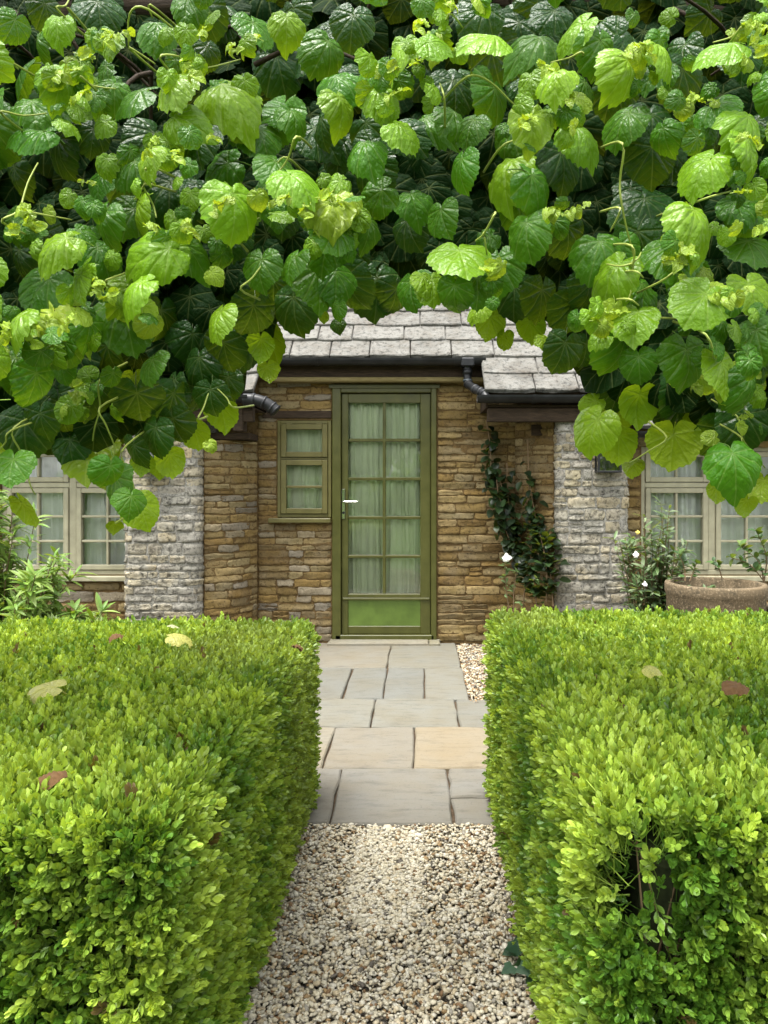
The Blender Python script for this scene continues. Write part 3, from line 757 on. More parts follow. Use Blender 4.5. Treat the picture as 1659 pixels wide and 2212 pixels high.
LV = [tree_leaf(100 + i) for i in range(10)]
YV = [tree_leaf(300 + i, 36, 5, 1.0 + .5 * (i % 3), True, .45) for i in range(7)]
def tip_cluster(seed):
    """shoot tip: a short curled stem with crumpled, half opened leaves along it"""
    r_ = random.Random(seed); Vv, Ff, Uu = [], [], []; o = 0
    n_ = r_.choice((4, 5, 6)); cv = r_.uniform(-1.2, 1.2)
    stem = smoothpath([(0, -.5, -.1), (cv * .1, 0, .05), (cv * .35, .45, .15), (cv * .8, .75, .1)], 3)
    mb = MB().tube(stem, .03, 3, False)
    Vv.append(np.array(mb.v)); Uu.append(np.tile([[0.0, .3]], (len(mb.v), 1)))
    Ff.append(np.array([q for f in mb.f for q in ((f[0], f[1], f[2]), (f[0], f[2], f[3]))])); o += len(mb.v)
    for i in range(n_):
        v_, f_, u_ = tree_leaf(seed * 7 + i, 18, 3, r_.uniform(.6, 1.5), False, r_.uniform(-.2, .35))
        v_ = v_ * [r_.uniform(.45, .85), 1, 1.3]; v_[:, 2] += r_.uniform(.3, 1.0) * np.abs(v_[:, 0])      # half folded
        s_ = r_.uniform(.28, .75); q = r_.uniform(-2.4, 2.4); p_ = stem[min(len(stem) - 1, int(len(stem) * (.25 + .75 * i / n_)))]
        B = np.array(basis((math.sin(q), math.cos(q), r_.uniform(-.8, .5)), (r_.uniform(-1, 1), r_.uniform(-.8, .8), 1)))
        Vv.append((v_ * s_) @ B.T + np.array(p_[:])); Ff.append(f_ + o); Uu.append(u_); o += len(v_)
    return np.concatenate(Vv), np.concatenate(Ff), np.concatenate(Uu)
TV = [tip_cluster(700 + i) for i in range(9)]
BV = [tree_leaf(400 + i, 60, 6, .5, True, .75) for i in range(7)]
def lmesh(nm, d, mat): return np_mesh(nm, d[0], d[1], mat, None, d[2], True)
LM = [lmesh('leaf', d, M['leaf']) for d in LV]; YM = [lmesh('young_leaf', d, M['leaf']) for d in YV]; TM = [lmesh('shoot_tip', d, M['leaf']) for d in TV]; BM = [lmesh('leaf', d, M['leaf']) for d in BV]
LOW = [tree_leaf(500 + i, 20, 3, .15 * (i % 3), False, .4) for i in range(10)]

LC = {'b': (.165, .320, .012), 'm': (.056, .175, .008), 'd': (.017, .074, .008), 'y': (.29, .42, .035), 't': (.26, .40, .018)}  # 't': backlit glow of the fringe leaves put into their colour

tree = bpy.data.objects.new('broadleaf_tree', None); COL.objects.link(tree); tree.location = (-1.75, 1.85, 0)
tag(tree, 'broad leaved tree trained low over the path, big glossy heart shaped leaves', 'tree')
def child(o, parent):
    o.parent = parent; o.matrix_parent_inverse = Matrix.Translation(-parent.location); return o

# (px, py, length px, tip rotation deg, class) of leaves one can make out
H = [(120,50,75,0,'b'),(215,28,100,10,'d'),(335,65,92,0,'m'),(400,12,85,0,'m'),(465,40,100,-20,'d'),(620,58,80,0,'b'),(760,60,95,0,'d'),(75,105,70,-30,'m'),
(185,100,72,0,'m'),(32,168,105,-60,'m'),(130,182,90,-20,'b'),(365,175,115,10,'b'),(500,195,145,35,'b'),(605,150,110,20,'d'),(445,120,70,0,'d'),(270,208,110,-80,'m'),
(400,255,100,60,'b'),(55,278,110,-80,'m'),(640,255,75,0,'m'),(745,235,95,0,'b'),(125,335,115,10,'d'),(200,300,75,0,'d'),(310,335,80,0,'b'),(425,315,95,0,'d'),
(265,360,90,-50,'m'),(460,365,105,-70,'m'),(565,295,105,20,'m'),(590,360,95,-20,'m'),(650,388,110,30,'b'),(365,425,130,5,'d'),(215,485,95,-30,'m'),(290,466,90,-20,'b'),
(510,455,130,0,'b'),(710,460,105,0,'y'),(105,525,115,-50,'b'),(320,545,135,-75,'b'),(420,545,105,60,'m'),(560,585,90,0,'m'),(625,570,80,0,'m'),(800,495,75,0,'m'),
(800,425,90,-60,'m'),(80,625,115,-20,'m'),(170,597,80,-60,'b'),(275,625,105,-60,'b'),
(1040,75,110,-60,'b'),(865,95,100,-50,'b'),(950,100,80,60,'b'),(1158,40,80,0,'d'),(1228,72,100,-60,'b'),(1200,160,95,0,'b'),(1155,125,85,-30,'m'),(1358,150,115,-30,'b'),
(1450,115,100,50,'b'),(1475,122,85,0,'d'),(1300,95,100,-70,'d'),(1065,222,115,-20,'m'),(985,200,105,0,'d'),(1550,100,105,-80,'b'),(1470,185,105,0,'d'),(1605,130,95,0,'d'),
(1150,270,85,0,'y'),(1270,290,105,40,'b'),(1340,265,105,-30,'m'),(1410,270,105,0,'d'),(880,283,85,30,'b'),(940,260,95,40,'m'),(1110,305,105,20,'m'),(1087,370,125,0,'b'),
(990,370,90,0,'m'),(1222,365,120,10,'d'),(1410,355,110,10,'d'),(1515,365,115,-30,'b'),(1180,400,115,60,'m'),(1408,460,135,10,'d'),(1525,485,135,10,'b'),(1125,450,110,20,'m'),
(895,435,85,20,'m'),(885,500,95,20,'d'),(955,475,85,10,'m'),(1000,560,125,0,'b'),(1230,520,90,10,'d'),(1135,510,105,0,'m'),(1310,550,125,20,'m'),(1310,602,125,-40,'b'),
(1460,555,125,10,'m'),(1390,510,80,60,'m'),(920,610,65,0,'b'),(1070,590,115,0,'m'),(1620,270,110,-20,'b'),(1630,330,110,10,'b'),(1625,540,110,0,'m'),(30,390,90,0,'d'),(25,60,70,-30,'m'),
(700,110,100,-30,'m'),(830,215,90,20,'b'),(800,150,90,-40,'m'),(560,70,90,30,'m'),(1130,200,80,0,'d'),(1270,200,80,10,'m'),(730,330,100,-15,'d'),(690,280,80,0,'d'),(790,320,95,10,'m'),
(1050,140,90,0,'d'),(1560,230,95,30,'m'),(1600,450,95,0,'m'),(1480,620,100,-20,'m'),(1630,640,100,0,'b'),(40,570,90,0,'d'),(500,520,90,0,'d'),(700,545,100,-10,'m'),(760,560,90,20,'d'),(610,470,90,10,'d'),
(1371,697,105,0,'b'),(1394,637,100,0,'m'),(1505,662,125,-35,'b'),(1566,717,80,0,'m'),(1345,765,120,0,'m'),(1432,761,90,0,'d'),(1490,790,115,0,'m'),(1570,810,105,0,'b'),
(1381,796,80,0,'m'),(1214,768,90,-20,'d'),(1265,768,75,0,'d'),(1333,857,85,-10,'d'),(1374,877,90,0,'t'),(1272,876,55,-60,'t'),(1317,921,95,30,'t'),(1278,934,105,-20,'t'),
(1336,963,80,0,'t'),(1445,915,65,0,'d'),(1451,972,105,0,'t'),(1531,899,95,0,'t'),(1592,1014,120,0,'m'),(1627,848,105,0,'m'),(1547,1065,45,0,'t'),(1646,1056,75,0,'t'),(1608,1094,48,0,'t'),
(1365,1011,45,10,'t'),(1147,713,62,0,'t'),(1182,742,42,20,'t'),(1560,960,110,10,'d'),(1610,930,110,-10,'d'),(1480,860,110,0,'d'),(1420,850,100,10,'d'),(1530,830,100,0,'d'),(1640,740,100,0,'m'),
(580,733,105,15,'t'),(566,752,62,0,'t'),(577,806,45,10,'t'),(634,676,110,0,'d'),(692,620,115,0,'m'),(728,612,95,0,'m'),(760,632,105,10,'d'),(815,633,115,0,'d'),(853,650,80,5,'d'),(886,633,85,0,'m'),
(782,652,35,10,'t'),(728,674,42,0,'m'),(730,706,32,0,'d'),(700,688,24,0,'t'),(937,620,75,0,'b'),(980,645,85,0,'m'),(1034,620,85,0,'m'),(1055,705,65,0,'t'),(1085,735,42,0,'t'),(1030,672,55,-20,'t'),
(1110,650,95,0,'d'),(1170,660,100,10,'d'),(1230,690,100,0,'d'),(1270,640,90,-10,'d'),(1145,625,36,0,'t'),
(76,840,105,0,'m'),(272,690,135,20,'m'),(464,691,90,0,'b'),(276,640,95,-40,'b'),(125,765,95,-20,'m'),(192,723,85,0,'m'),(135,807,65,0,'m'),(320,795,80,0,'m'),(290,831,55,0,'t'),(372,840,65,0,'d'),
(414,750,90,0,'d'),(488,770,95,0,'d'),(536,765,95,0,'d'),(396,648,80,0,'d'),(52,945,115,0,'d'),(90,920,85,0,'d'),(150,975,85,0,'d'),(188,985,125,10,'t'),(224,950,55,0,'t'),(240,978,45,0,'t'),
(22,1015,90,0,'m'),(236,1030,75,0,'m'),(247,1058,90,15,'m'),(226,1040,42,0,'t'),(283,1092,65,0,'m'),(310,1110,82,20,'t'),(65,1105,80,10,'t'),(305,1005,45,0,'t'),(425,943,70,0,'t'),(483,897,80,10,'t'),
(368,1000,65,10,'t'),(296,985,75,0,'d'),(330,950,85,0,'d'),(380,930,85,0,'d'),(432,865,65,0,'d'),(456,865,75,0,'d'),(492,835,65,0,'d'),(246,1137,32,0,'t'),(168,619,80,0,'b'),(95,712,100,0,'y'),
(20,700,100,-20,'b'),(590,640,100,0,'d'),(480,640,100,0,'d'),(540,690,95,0,'d'),(350,700,90,0,'d'),(240,780,100,0,'d'),(430,800,90,0,'d'),(30,800,100,0,'m'),(200,860,100,0,'d'),(300,880,100,0,'d'),(130,900,100,0,'d'),(370,880,95,0,'d'),(10,960,80,0,'t'),
(455,965,26,30,'y'),(345,1015,40,0,'t')]
YS = [(180,125,40),(225,75,34),(250,82,34),(440,70,32),(500,110,36),(465,300,36),(375,335,32),(190,398,30),(55,470,48),(30,500,40),(415,500,40),(400,490,34),(330,490,36),(700,430,36),(725,435,38),(655,455,38),
(905,55,40),(975,14,40),(1185,155,40),(1225,215,42),(1135,262,44),(1235,268,34),(1505,215,38),(1245,460,36),(1195,465,40),(1055,580,44),(1600,418,32),(1640,495,40),(1480,545,50),(1465,575,44),(1320,680,46),(1300,692,40),
(1590,648,46),(1552,642,34),(1620,90,44),(1640,62,44),(110,700,46),(150,700,44),(60,715,48),(20,720,44),(215,622,34),(245,642,36),(170,855,40),(165,835,30),(210,610,30),(1610,780,46),(1590,800,36),(1500,820,36),(1605,900,36),
(845,150,34),(900,140,36),(1370,120,48),(1395,110,40),(600,440,44),(480,440,44),(330,320,44),(140,165,44),(170,215,44),(400,145,44),(855,205,46),(1625,300,46),(1640,120,40)]
for _ in range(62):      # further leaves of the same crown, between those
    H.append((random.uniform(0, 1659), random.uniform(20, 560), random.uniform(70, 115), random.uniform(-60, 50), random.choice('mdd')))
def put(me, pos, size, tip, nrm, col, nm='leaf'):
    o = bpy.data.objects.new(nm, me); COL.objects.link(o); child(o, tree)
    o.matrix_basis = Matrix.Translation(pos) @ (basis(tip, nrm) * 1.0).to_4x4() @ Matrix.Diagonal((size, size, size, 1))
    o.color = (*col, 1); return o
DEP = {'b': (1.28, 1.44), 'm': (1.36, 1.56), 'd': (1.52, 1.72), 'y': (1.27, 1.36), 't': (1.72, 1.98)}
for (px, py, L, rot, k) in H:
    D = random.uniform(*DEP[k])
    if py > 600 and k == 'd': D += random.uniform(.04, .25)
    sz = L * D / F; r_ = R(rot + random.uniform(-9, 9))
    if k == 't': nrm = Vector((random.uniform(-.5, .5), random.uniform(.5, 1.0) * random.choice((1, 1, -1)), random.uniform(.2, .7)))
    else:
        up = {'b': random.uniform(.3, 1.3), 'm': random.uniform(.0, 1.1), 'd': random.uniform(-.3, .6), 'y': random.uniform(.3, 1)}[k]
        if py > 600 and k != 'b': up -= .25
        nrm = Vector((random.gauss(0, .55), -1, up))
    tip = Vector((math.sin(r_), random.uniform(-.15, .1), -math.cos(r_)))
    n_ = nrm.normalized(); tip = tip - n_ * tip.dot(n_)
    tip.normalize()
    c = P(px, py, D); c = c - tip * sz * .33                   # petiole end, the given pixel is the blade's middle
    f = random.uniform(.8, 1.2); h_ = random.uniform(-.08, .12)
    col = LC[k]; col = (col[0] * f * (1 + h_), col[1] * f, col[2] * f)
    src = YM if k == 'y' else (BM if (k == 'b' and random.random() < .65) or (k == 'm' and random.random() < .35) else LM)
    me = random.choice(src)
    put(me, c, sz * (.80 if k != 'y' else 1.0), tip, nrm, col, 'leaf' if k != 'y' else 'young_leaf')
for (px, py, L) in YS:
    for j in range(1):
        D = random.uniform(1.25, 1.33) if py < 780 else random.uniform(1.45, 1.6)
        q = random.uniform(0, 6.28); tip = Vector((math.sin(q) * .9, random.uniform(-.4, .1), -abs(math.cos(q)) + .2)).normalized()
        nrm = Vector((random.uniform(-.6, .6), -1, random.uniform(.2, 1)))
        sz = L * .85 * D / F; f = random.uniform(.8, 1.15); c = LC['y']
        put(random.choice(TM), P(px, py, D) - tip * sz * .2, sz * 1.15, tip, nrm, (c[0] * f, c[1] * f, c[2]), 'shoot_tip')

# the mass of leaves behind: arch shaped lower edge (photo pixels at D), denser towards the middle of the crown
EDGE = [(-900,900),(-300,960),(0,930),(100,960),(200,960),(280,940),(350,910),(420,880),(480,830),(520,790),(548,730),(570,670),(640,650),(700,620),(780,610),(850,615),(920,610),(1000,625),(1060,640),(1150,660),(1190,680),(1240,715),(1290,800),(1350,880),(1420,880),(1480,880),(1550,930),(1659,940),(1900,960),(2600,900)]
ex, ey = np.array(EDGE).T
Vs, Fs, Cs, Us = [], [], [], []; off = 0; nl = 0
NL = 8100
while nl < NL:
    D = 1.50 + .14 * rng.random() if rng.random() < .0 else 1.80 + .38 * rng.random()
    px, py = rng.uniform(-950, 2380), rng.uniform(-150, 960)
    L = rng.uniform(50, 92) * 1.8 / F
    lim = np.interp(px, ex, ey) - L * F / D * .55 - 4
    if py > lim or (px < -500 or px > 1950) and abs(px - 720) + 130 * math.sin(py * .013 + 1) + 60 * math.sin(py * .037) > rng.uniform(1430, 1530): continue
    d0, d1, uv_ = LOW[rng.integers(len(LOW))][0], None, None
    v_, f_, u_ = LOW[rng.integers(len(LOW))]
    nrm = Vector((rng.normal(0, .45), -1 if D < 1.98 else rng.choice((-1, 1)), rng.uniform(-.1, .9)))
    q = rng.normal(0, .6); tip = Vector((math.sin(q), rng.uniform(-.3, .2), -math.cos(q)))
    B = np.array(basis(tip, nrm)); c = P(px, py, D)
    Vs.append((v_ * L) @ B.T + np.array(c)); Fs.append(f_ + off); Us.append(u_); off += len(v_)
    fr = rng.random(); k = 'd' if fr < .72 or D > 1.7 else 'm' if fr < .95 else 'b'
    Cs.append(np.tile(np.array(LC[k] if k != 'd' else (.008, .030, .006)) * rng.uniform(.75, 1.2), (len(v_), 1))); nl += 1  # near-black green puts the crown's inner shade into the leaf colour
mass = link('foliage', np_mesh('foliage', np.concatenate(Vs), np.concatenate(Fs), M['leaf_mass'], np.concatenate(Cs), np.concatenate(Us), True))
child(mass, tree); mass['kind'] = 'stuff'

# the crown goes on the same way outside the picture: front leaves to either side and above
M['leaf_front'] = leaf_mat('tree_leaf_front', 'ATTR')
PK = [tree_leaf(950 + i, 32, 4, .5 + .25 * (i % 4), True, .45) for i in range(8)]
FR = [tree_leaf(900 + i, 40, 4, (0, 0, .4)[i % 3], True, .5) for i in range(8)]
Vs, Fs, Cs, Us = [], [], [], []; off = 0; nl = 0
while nl < 520:
    side = rng.random()
    px, py = (rng.uniform(-850, -15), rng.uniform(-330, 980)) if side < .42 else (rng.uniform(1690, 2280), rng.uniform(-330, 1000)) if side < .75 else (rng.uniform(-400, 2050), rng.uniform(-420, -60))
    k = rng.choice(list('bmmd')); D = rng.uniform(*DEP[str(k)])
    if py > np.interp(px, ex, ey) + 20: continue
    L = rng.uniform(52, 98) * D / F; q = rng.normal(0, .5)
    v_, f_, u_ = FR[rng.integers(len(FR))]; nrm = Vector((rng.normal(0, .5), -1, rng.uniform(0, 1.1))); tip = Vector((math.sin(q), rng.uniform(-.2, .1), -math.cos(q)))
    Vs.append((v_ * L) @ np.array(basis(tip, nrm)).T + np.array(P(px, py, D))); Fs.append(f_ + off); Us.append(u_); off += len(v_)
    Cs.append(np.tile(np.array(LC[str(k)]) * rng.uniform(.8, 1.2), (len(v_), 1))); nl += 1
for _ in range(330):      # small puckered leaves crowding round the shoot tips
    px, py, _L = YS[rng.integers(len(YS))]
    px += rng.normal(0, 42); py += rng.normal(12, 34)
    if py > np.interp(px, ex, ey) + 25: continue
    k = str(rng.choice(list('bbmmy'))); D = rng.uniform(1.30, 1.46) if py < 780 else rng.uniform(1.52, 1.75)
    L = rng.uniform(24, 52) * D / F; q = rng.normal(0, .9)
    v_, f_, u_ = PK[rng.integers(len(PK))]; nrm = Vector((rng.normal(0, .7), -1, rng.uniform(-.1, 1.3))); tip = Vector((math.sin(q), rng.uniform(-.3, .2), -math.cos(q)))
    Vs.append((v_ * L) @ np.array(basis(tip, nrm)).T + np.array(P(px, py, D))); Fs.append(f_ + off); Us.append(u_); off += len(v_)
    Cs.append(np.tile(np.array(LC[k]) * rng.uniform(.75, 1.15), (len(v_), 1)))
fo = link('foliage', np_mesh('foliage', np.concatenate(Vs), np.concatenate(Fs), M['leaf_front'], np.concatenate(Cs), np.concatenate(Us), True))
child(fo, tree); fo['kind'] = 'stuff'

# shoots one can see, branches and the trunk (the trunk stands just outside the picture)
SH = [[(5,480),(40,455),(60,395),(82,352)],[(40,455),(100,465),(155,475)],[(125,22),(142,12),(155,-15)],[(148,18),(160,40),(168,68)],[(345,126),(385,122),(405,142),(450,146),(520,128)],[(280,105),(305,118),(335,138)],
[(320,360),(312,398),(290,432)],[(312,398),(330,440),(338,470)],[(640,295),(622,343),(590,385),(550,428)],[(510,510),(530,490),(560,470)],[(1345,310),(1339,390),(1342,435),(1355,500),(1370,565),(1362,645)],[(1340,450),(1318,500)],
[(1070,460),(1045,505),(1027,520)],[(1045,505),(1052,550)],[(1010,165),(1060,178),(1110,225),(1140,240)],[(1520,430),(1560,418),(1595,410)],[(1080,320),(1120,300),(1180,285)],[(1365,570),(1340,575),(1310,570)],[(1370,565),(1385,545)],
[(216,820),(216,880),(204,924),(200,952)],[(216,880),(230,920),(248,974),(223,1017)],[(29,925),(47,981),(65,1046),(76,1068)],[(24,930),(12,955),(0,970)],[(263,975),(281,1024),(292,1060)],[(250,1130),(285,1105),(305,1090)],
[(1365,531),(1367,579),(1358,646),(1320,659)],[(1368,585),(1390,600)],[(1358,646),(1380,660)],[(1525,723),(1541,784),(1518,806)],[(1592,899),(1602,944),(1627,979),(1653,1011)],[(1602,946),(1586,975)],[(1440,945),(1400,975),(1360,1000)],
[(175,165),(200,185),(250,192)],[(0,120),(18,130),(40,150)],[(0,242),(50,250),(100,245)],[(320,20),(280,30),(278,105)],[(520,625),(545,600),(575,560)],[(225,610),(270,590),(290,570),(300,560)],[(1440,600),(1480,560)],[(960,215),(950,180)],[(1590,640),(1560,635),(1530,640)],[(1500,690),(1510,705)],[(1260,115),(1230,125),(1190,135)],[(1600,60),(1580,80),(1540,92)],[(970,30),(1000,60)],[(325,10),(330,40)],[(620,340),(600,352)],[(505,880),(490,860),(470,840)],[(428,905),(440,880),(450,850)]]
for pl in SH:
    D0 = random.uniform(1.30, 1.38) if pl[0][1] < 800 else random.uniform(1.5, 1.68)
    pts = [P(x, y, D0 + .02 * random.uniform(-1, 1) + .03 * i) for i, (x, y) in enumerate(pl)]
    pts = [pts[0] + (pts[0] - pts[1]) * .5 + Vector((random.uniform(-.02, .02), .16, .03))] + pts
    k = 4 * (len(pts) - 1)
    child(MB().tube(smoothpath(pts, 4), [.0024 - .0011 * j / k for j in range(k + 1)], 5).build('shoot', M['shoot'], None, True), tree)
br = MB()
for i in range(70):
    x0 = random.uniform(-1.5, 1.3); z0 = random.uniform(2.25, 2.8); y0_ = random.uniform(1.6, 1.95)
    p0 = Vector((x0, y0_, z0)); d = Vector((random.uniform(-.3, .3), random.uniform(-.25, .2), random.uniform(-.2, .15)))
    br.tube(smoothpath([p0, p0 + d * .5 + Vector((0, 0, .04)), p0 + d], 3), [.006, .0055, .005, .0045, .004, .0035, .003], 5)
child(br.build('twigs', M['bark'], None, True), tree)['kind'] = 'stuff'
tk = MB().tube(smoothpath([(-1.75, 1.85, -.05), (-1.73, 1.86, .6), (-1.77, 1.85, 1.3), (-1.7, 1.83, 2.0), (-1.5, 1.83, 2.4)], 4), [.10 - .003 * i for i in range(17)], 10)
child(tk.build('trunk', M['bark'], None, True), tree)
for pts, r0 in (([(-1.6, 1.83, 2.25), (-.9, 1.85, 2.5), (0, 1.87, 2.55), (.8, 1.85, 2.5), (1.5, 1.83, 2.25)], .04), ([(-1.72, 1.83, 2.0), (-1.2, 1.85, 2.05), (-.8, 1.90, 2.15)], .025), ([(.5, 1.85, 2.5), (.9, 1.90, 2.2), (1.1, 1.90, 1.95)], .022), ([(-.9, 1.85, 2.5), (-.4, 1.95, 2.8), (.3, 1.90, 2.95)], .022)):
    k = 4 * (len(pts) - 1) + 1
    child(MB().tube(smoothpath(pts, 4), [r0 * (1 - .6 * i / k) for i in range(k)], 8).build('limb', M['bark'], None, True), tree)

# ------------------------------------------------------------------ box hedges
def sprig(seed):
    r_ = random.Random(seed); mb = MB(); uvs = []
    H_ = r_.uniform(.045, .065); nn = r_.choice((4, 5, 5)); lean = r_.uniform(-.15, .15)
    mb.tube([(0, 0, -.05), (0, 0, 0), (lean * H_, 0, H_)], [.0012, .001, .0006], 3, False)
    for i in range(nn + 1):
        h = H_ * (.12 + .88 * i / nn)
        an0 = (i % 2) * math.pi / 2 + r_.uniform(-.3, .3)
        for s_ in range(2):
            an = an0 + s_ * math.pi + r_.uniform(-.2, .2)
            L = r_.uniform(.017, .024) * (1.0 if i < nn else .72); W = L * r_.uniform(.25, .31); up = r_.uniform(.35, .8) + .75 * (i / nn)   # outer leaves spread, top ones stand up
            dx, dy = math.cos(an), math.sin(an); tdir = Vector((dx * math.cos(up), dy * math.cos(up), math.sin(up)))
            side = Vector((-dy, dx, 0)); nr = tdir.cross(side) * -1
            side = (side + nr * r_.uniform(-.3, .3)).normalized(); nr = side.cross(tdir) 
            o = Vector((lean * h, 0, h)); vs = []; cup = r_.uniform(.15, .4); bend = r_.uniform(-.1, .35)
            for (u, wv) in ((0, .12), (.25, .62), (.55, 1.0), (.8, .8), (.94, .42)):
                c = o + tdir * (L * u) - nr * (bend * L * u * u)
                e_ = nr * (W * wv * cup)
                vs += [c - side * W * wv + e_, c, c + side * W * wv + e_]
            vs.append(o + tdir * L - nr * bend * L)
            fs = []
            for q in range(4):
                b = q * 3; fs += [(b, b + 1, b + 4, b + 3), (b + 1, b + 2, b + 5, b + 4)]
            fs += [(12, 13, 15), (13, 14, 15)]
            mb.add(vs, fs)
    return mb.mesh('sprig', M['box_leaf'], True)
SP = [sprig(40 + i) for i in range(6)]
SPO = [bpy.data.objects.new('sprig_pattern', m_) for m_ in SP]      # patterns for the node instancer, not in the scene
def gn_instancer():
    ng = bpy.data.node_groups.new('sprig_scatter', 'GeometryNodeTree')
    ng.interface.new_socket('Geometry', in_out='INPUT', socket_type='NodeSocketGeometry'); ng.interface.new_socket('Geometry', in_out='OUTPUT', socket_type='NodeSocketGeometry')
    N = ng.nodes; gi = N.new('NodeGroupInput'); go = N.new('NodeGroupOutput')
    jn = N.new('GeometryNodeJoinGeometry')
    for o in SPO[::-1]:
        oi = N.new('GeometryNodeObjectInfo'); oi.inputs['Object'].default_value = o; oi.inputs['As Instance'].default_value = True
        ng.links.new(oi.outputs['Geometry'], jn.inputs[0])
    ip = N.new('GeometryNodeInstanceOnPoints'); ip.inputs['Pick Instance'].default_value = True
    def na(nm, ty):
        a_ = N.new('GeometryNodeInputNamedAttribute'); a_.data_type = ty; a_.inputs[0].default_value = nm; return a_.outputs[0]
    er = N.new('FunctionNodeEulerToRotation')
    ng.links.new(na('rot', 'FLOAT_VECTOR'), er.inputs[0]); ng.links.new(er.outputs[0], ip.inputs['Rotation'])
    ng.links.new(na('scl', 'FLOAT'), ip.inputs['Scale']); ng.links.new(na('idx', 'INT'), ip.inputs['Instance Index'])
    ng.links.new(gi.outputs[0], ip.inputs['Points']); ng.links.new(jn.outputs[0], ip.inputs['Instance']); ng.links.new(ip.outputs[0], go.inputs[0])
    return ng
NG = gn_instancer()

def hedge(x_in, x_out, y0, y1, h, label, seed, n_pts, patch, hollow=None):
    """x_in: face on the path. points on the top, path side, front and back faces of a soft edged block"""
    rs = np.random.default_rng(seed)
    sgn = 1 if x_out > x_in else -1; W_ = abs(x_out - x_in); L_ = y1 - y0
    root = bpy.data.objects.new('box_hedge', None); COL.objects.link(root); root.location = ((x_in + x_out) / 2, (y0 + y1) / 2, 0)
    tag(root, label, 'hedge', 'clipped box hedges beside the path')
    cr = .10
    core = MB().box(min(x_in + sgn * cr, x_out), max(x_in + sgn * cr, x_out), y0 + cr, y1 - cr, 0, h - cr * .9, .05).build('core', M['core_shade'], root)  # added dark block, its colour stands for the shade between sprigs
    core.matrix_parent_inverse = Matrix.Translation(-root.location)
    A = {'top': W_ * L_, 'in': L_ * h, 'front': W_ * h, 'back': W_ * h * .35}
    tot = sum(A.values()); pts = []
    rad = .05
    for f, ar in A.items():
        m = int(n_pts * ar / tot)
        if f == 'top': u = rs.uniform(0, W_, m); v = rs.uniform(0, L_, m); z = np.full(m, h); nx, ny, nz = 0, 0, 1
        elif f == 'in': u = np.zeros(m); v = rs.uniform(0, L_, m); z = rs.uniform(.03, h, m); nx, ny, nz = -1, 0, 0
        elif f == 'front': u = rs.uniform(0, W_, m); v = np.zeros(m); z = rs.uniform(.1, h, m); nx, ny, nz = 0, -1, 0
        else: u = rs.uniform(0, W_, m); v = np.full(m, L_); z = rs.uniform(.4 * h, h, m); nx, ny, nz = 0, 1, 0
        pts.append(np.stack([u, v, z, np.full(m, nx), np.full(m, ny), np.full(m, nz)], 1))
    A_ = np.concatenate(pts).astype(float)
    # round the arrises: push points towards an inner box shrunk by rad, then out again by rad
    c = A_[:, :3].copy(); c[:, 0] = np.maximum(c[:, 0], rad); c[:, 1] = np.clip(c[:, 1], rad, L_ - rad * .8); c[:, 2] = np.minimum(c[:, 2], h - rad)
    d = A_[:, :3] - c; ln = np.linalg.norm(d, axis=1)[:, None]; nd = d / np.maximum(ln, 1e-6)
    p_ = c + nd * rad
    # clipped but lumpy surface, sprigs sit at different depths
    lump = np.array([mnoise.noise(Vector((q[0] * 3.1 + seed, q[1] * 3.1, q[2] * 3.1))) + .6 * mnoise.noise(Vector((q[0] * 9 + seed, q[1] * 9, q[2] * 9))) for q in p_])
    depth = rs.beta(1.1, 2.4, len(p_)) * .075
    off_ = lump * .012 - depth
    p_ = p_ + nd * off_[:, None]
    if hollow is not None:
        hp = np.array(hollow[:3]); keep = (np.linalg.norm((p_ * [sgn, 1, 1] + [x_in, y0, 0] - hp) / [1, 1, 1.7], axis=1) > hollow[3] * (1 + .5 * lump)) | (rs.random(len(p_)) < .12)
        p_, nd, depth, lump = p_[keep], nd[keep], depth[keep], lump[keep]
    n_ = len(p_)
    wp = p_.copy(); wp[:, 0] = x_in + sgn * p_[:, 0]; wp[:, 1] = y0 + p_[:, 1]
    wn = nd.copy(); wn[:, 0] *= sgn
    dirs = wn * .8 + np.array([0, 0, .55]) + rs.normal(0, .42, (n_, 3)); dirs /= np.linalg.norm(dirs, axis=1)[:, None]
    rot = np.array([ (Vector(q).to_track_quat('Z', 'Y').to_matrix() @ Matrix.Rotation(a_, 3, 'Z')).to_euler()[:] for q, a_ in zip(dirs, rs.uniform(0, 6.28, n_))])
    scl = rs.uniform(.70, 1.12, n_); idx = rs.integers(0, 6, n_)
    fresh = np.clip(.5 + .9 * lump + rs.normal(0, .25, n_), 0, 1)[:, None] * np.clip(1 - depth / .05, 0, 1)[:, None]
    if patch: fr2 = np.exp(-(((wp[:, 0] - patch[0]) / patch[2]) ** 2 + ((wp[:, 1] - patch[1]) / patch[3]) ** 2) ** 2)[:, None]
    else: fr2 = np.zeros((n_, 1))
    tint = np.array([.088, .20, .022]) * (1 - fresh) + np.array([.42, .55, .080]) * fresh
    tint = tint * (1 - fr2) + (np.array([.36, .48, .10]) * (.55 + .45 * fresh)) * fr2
    tint *= rs.uniform(.75, 1.2, (n_, 1))
    tint = np.where(rs.random((n_, 1)) < .005, np.array([.12, .075, .03]), tint)
    # the sprigs that show largest become parts of their own, the rest one mass
    dist = wp[:, 1] + 1e-6; sx = CX + wp[:, 0] * F / dist; sy = CY + (EYE - wp[:, 2]) * F / dist
    vis = (sx > 0) & (sx < 1659) & (sy < 2212) & (depth < .025)
    order = np.argsort(np.where(vis, np.linalg.norm(wp - [0, 0, EYE], axis=1), 1e9))[:290]
    own = np.zeros(n_, bool); own[order] = True
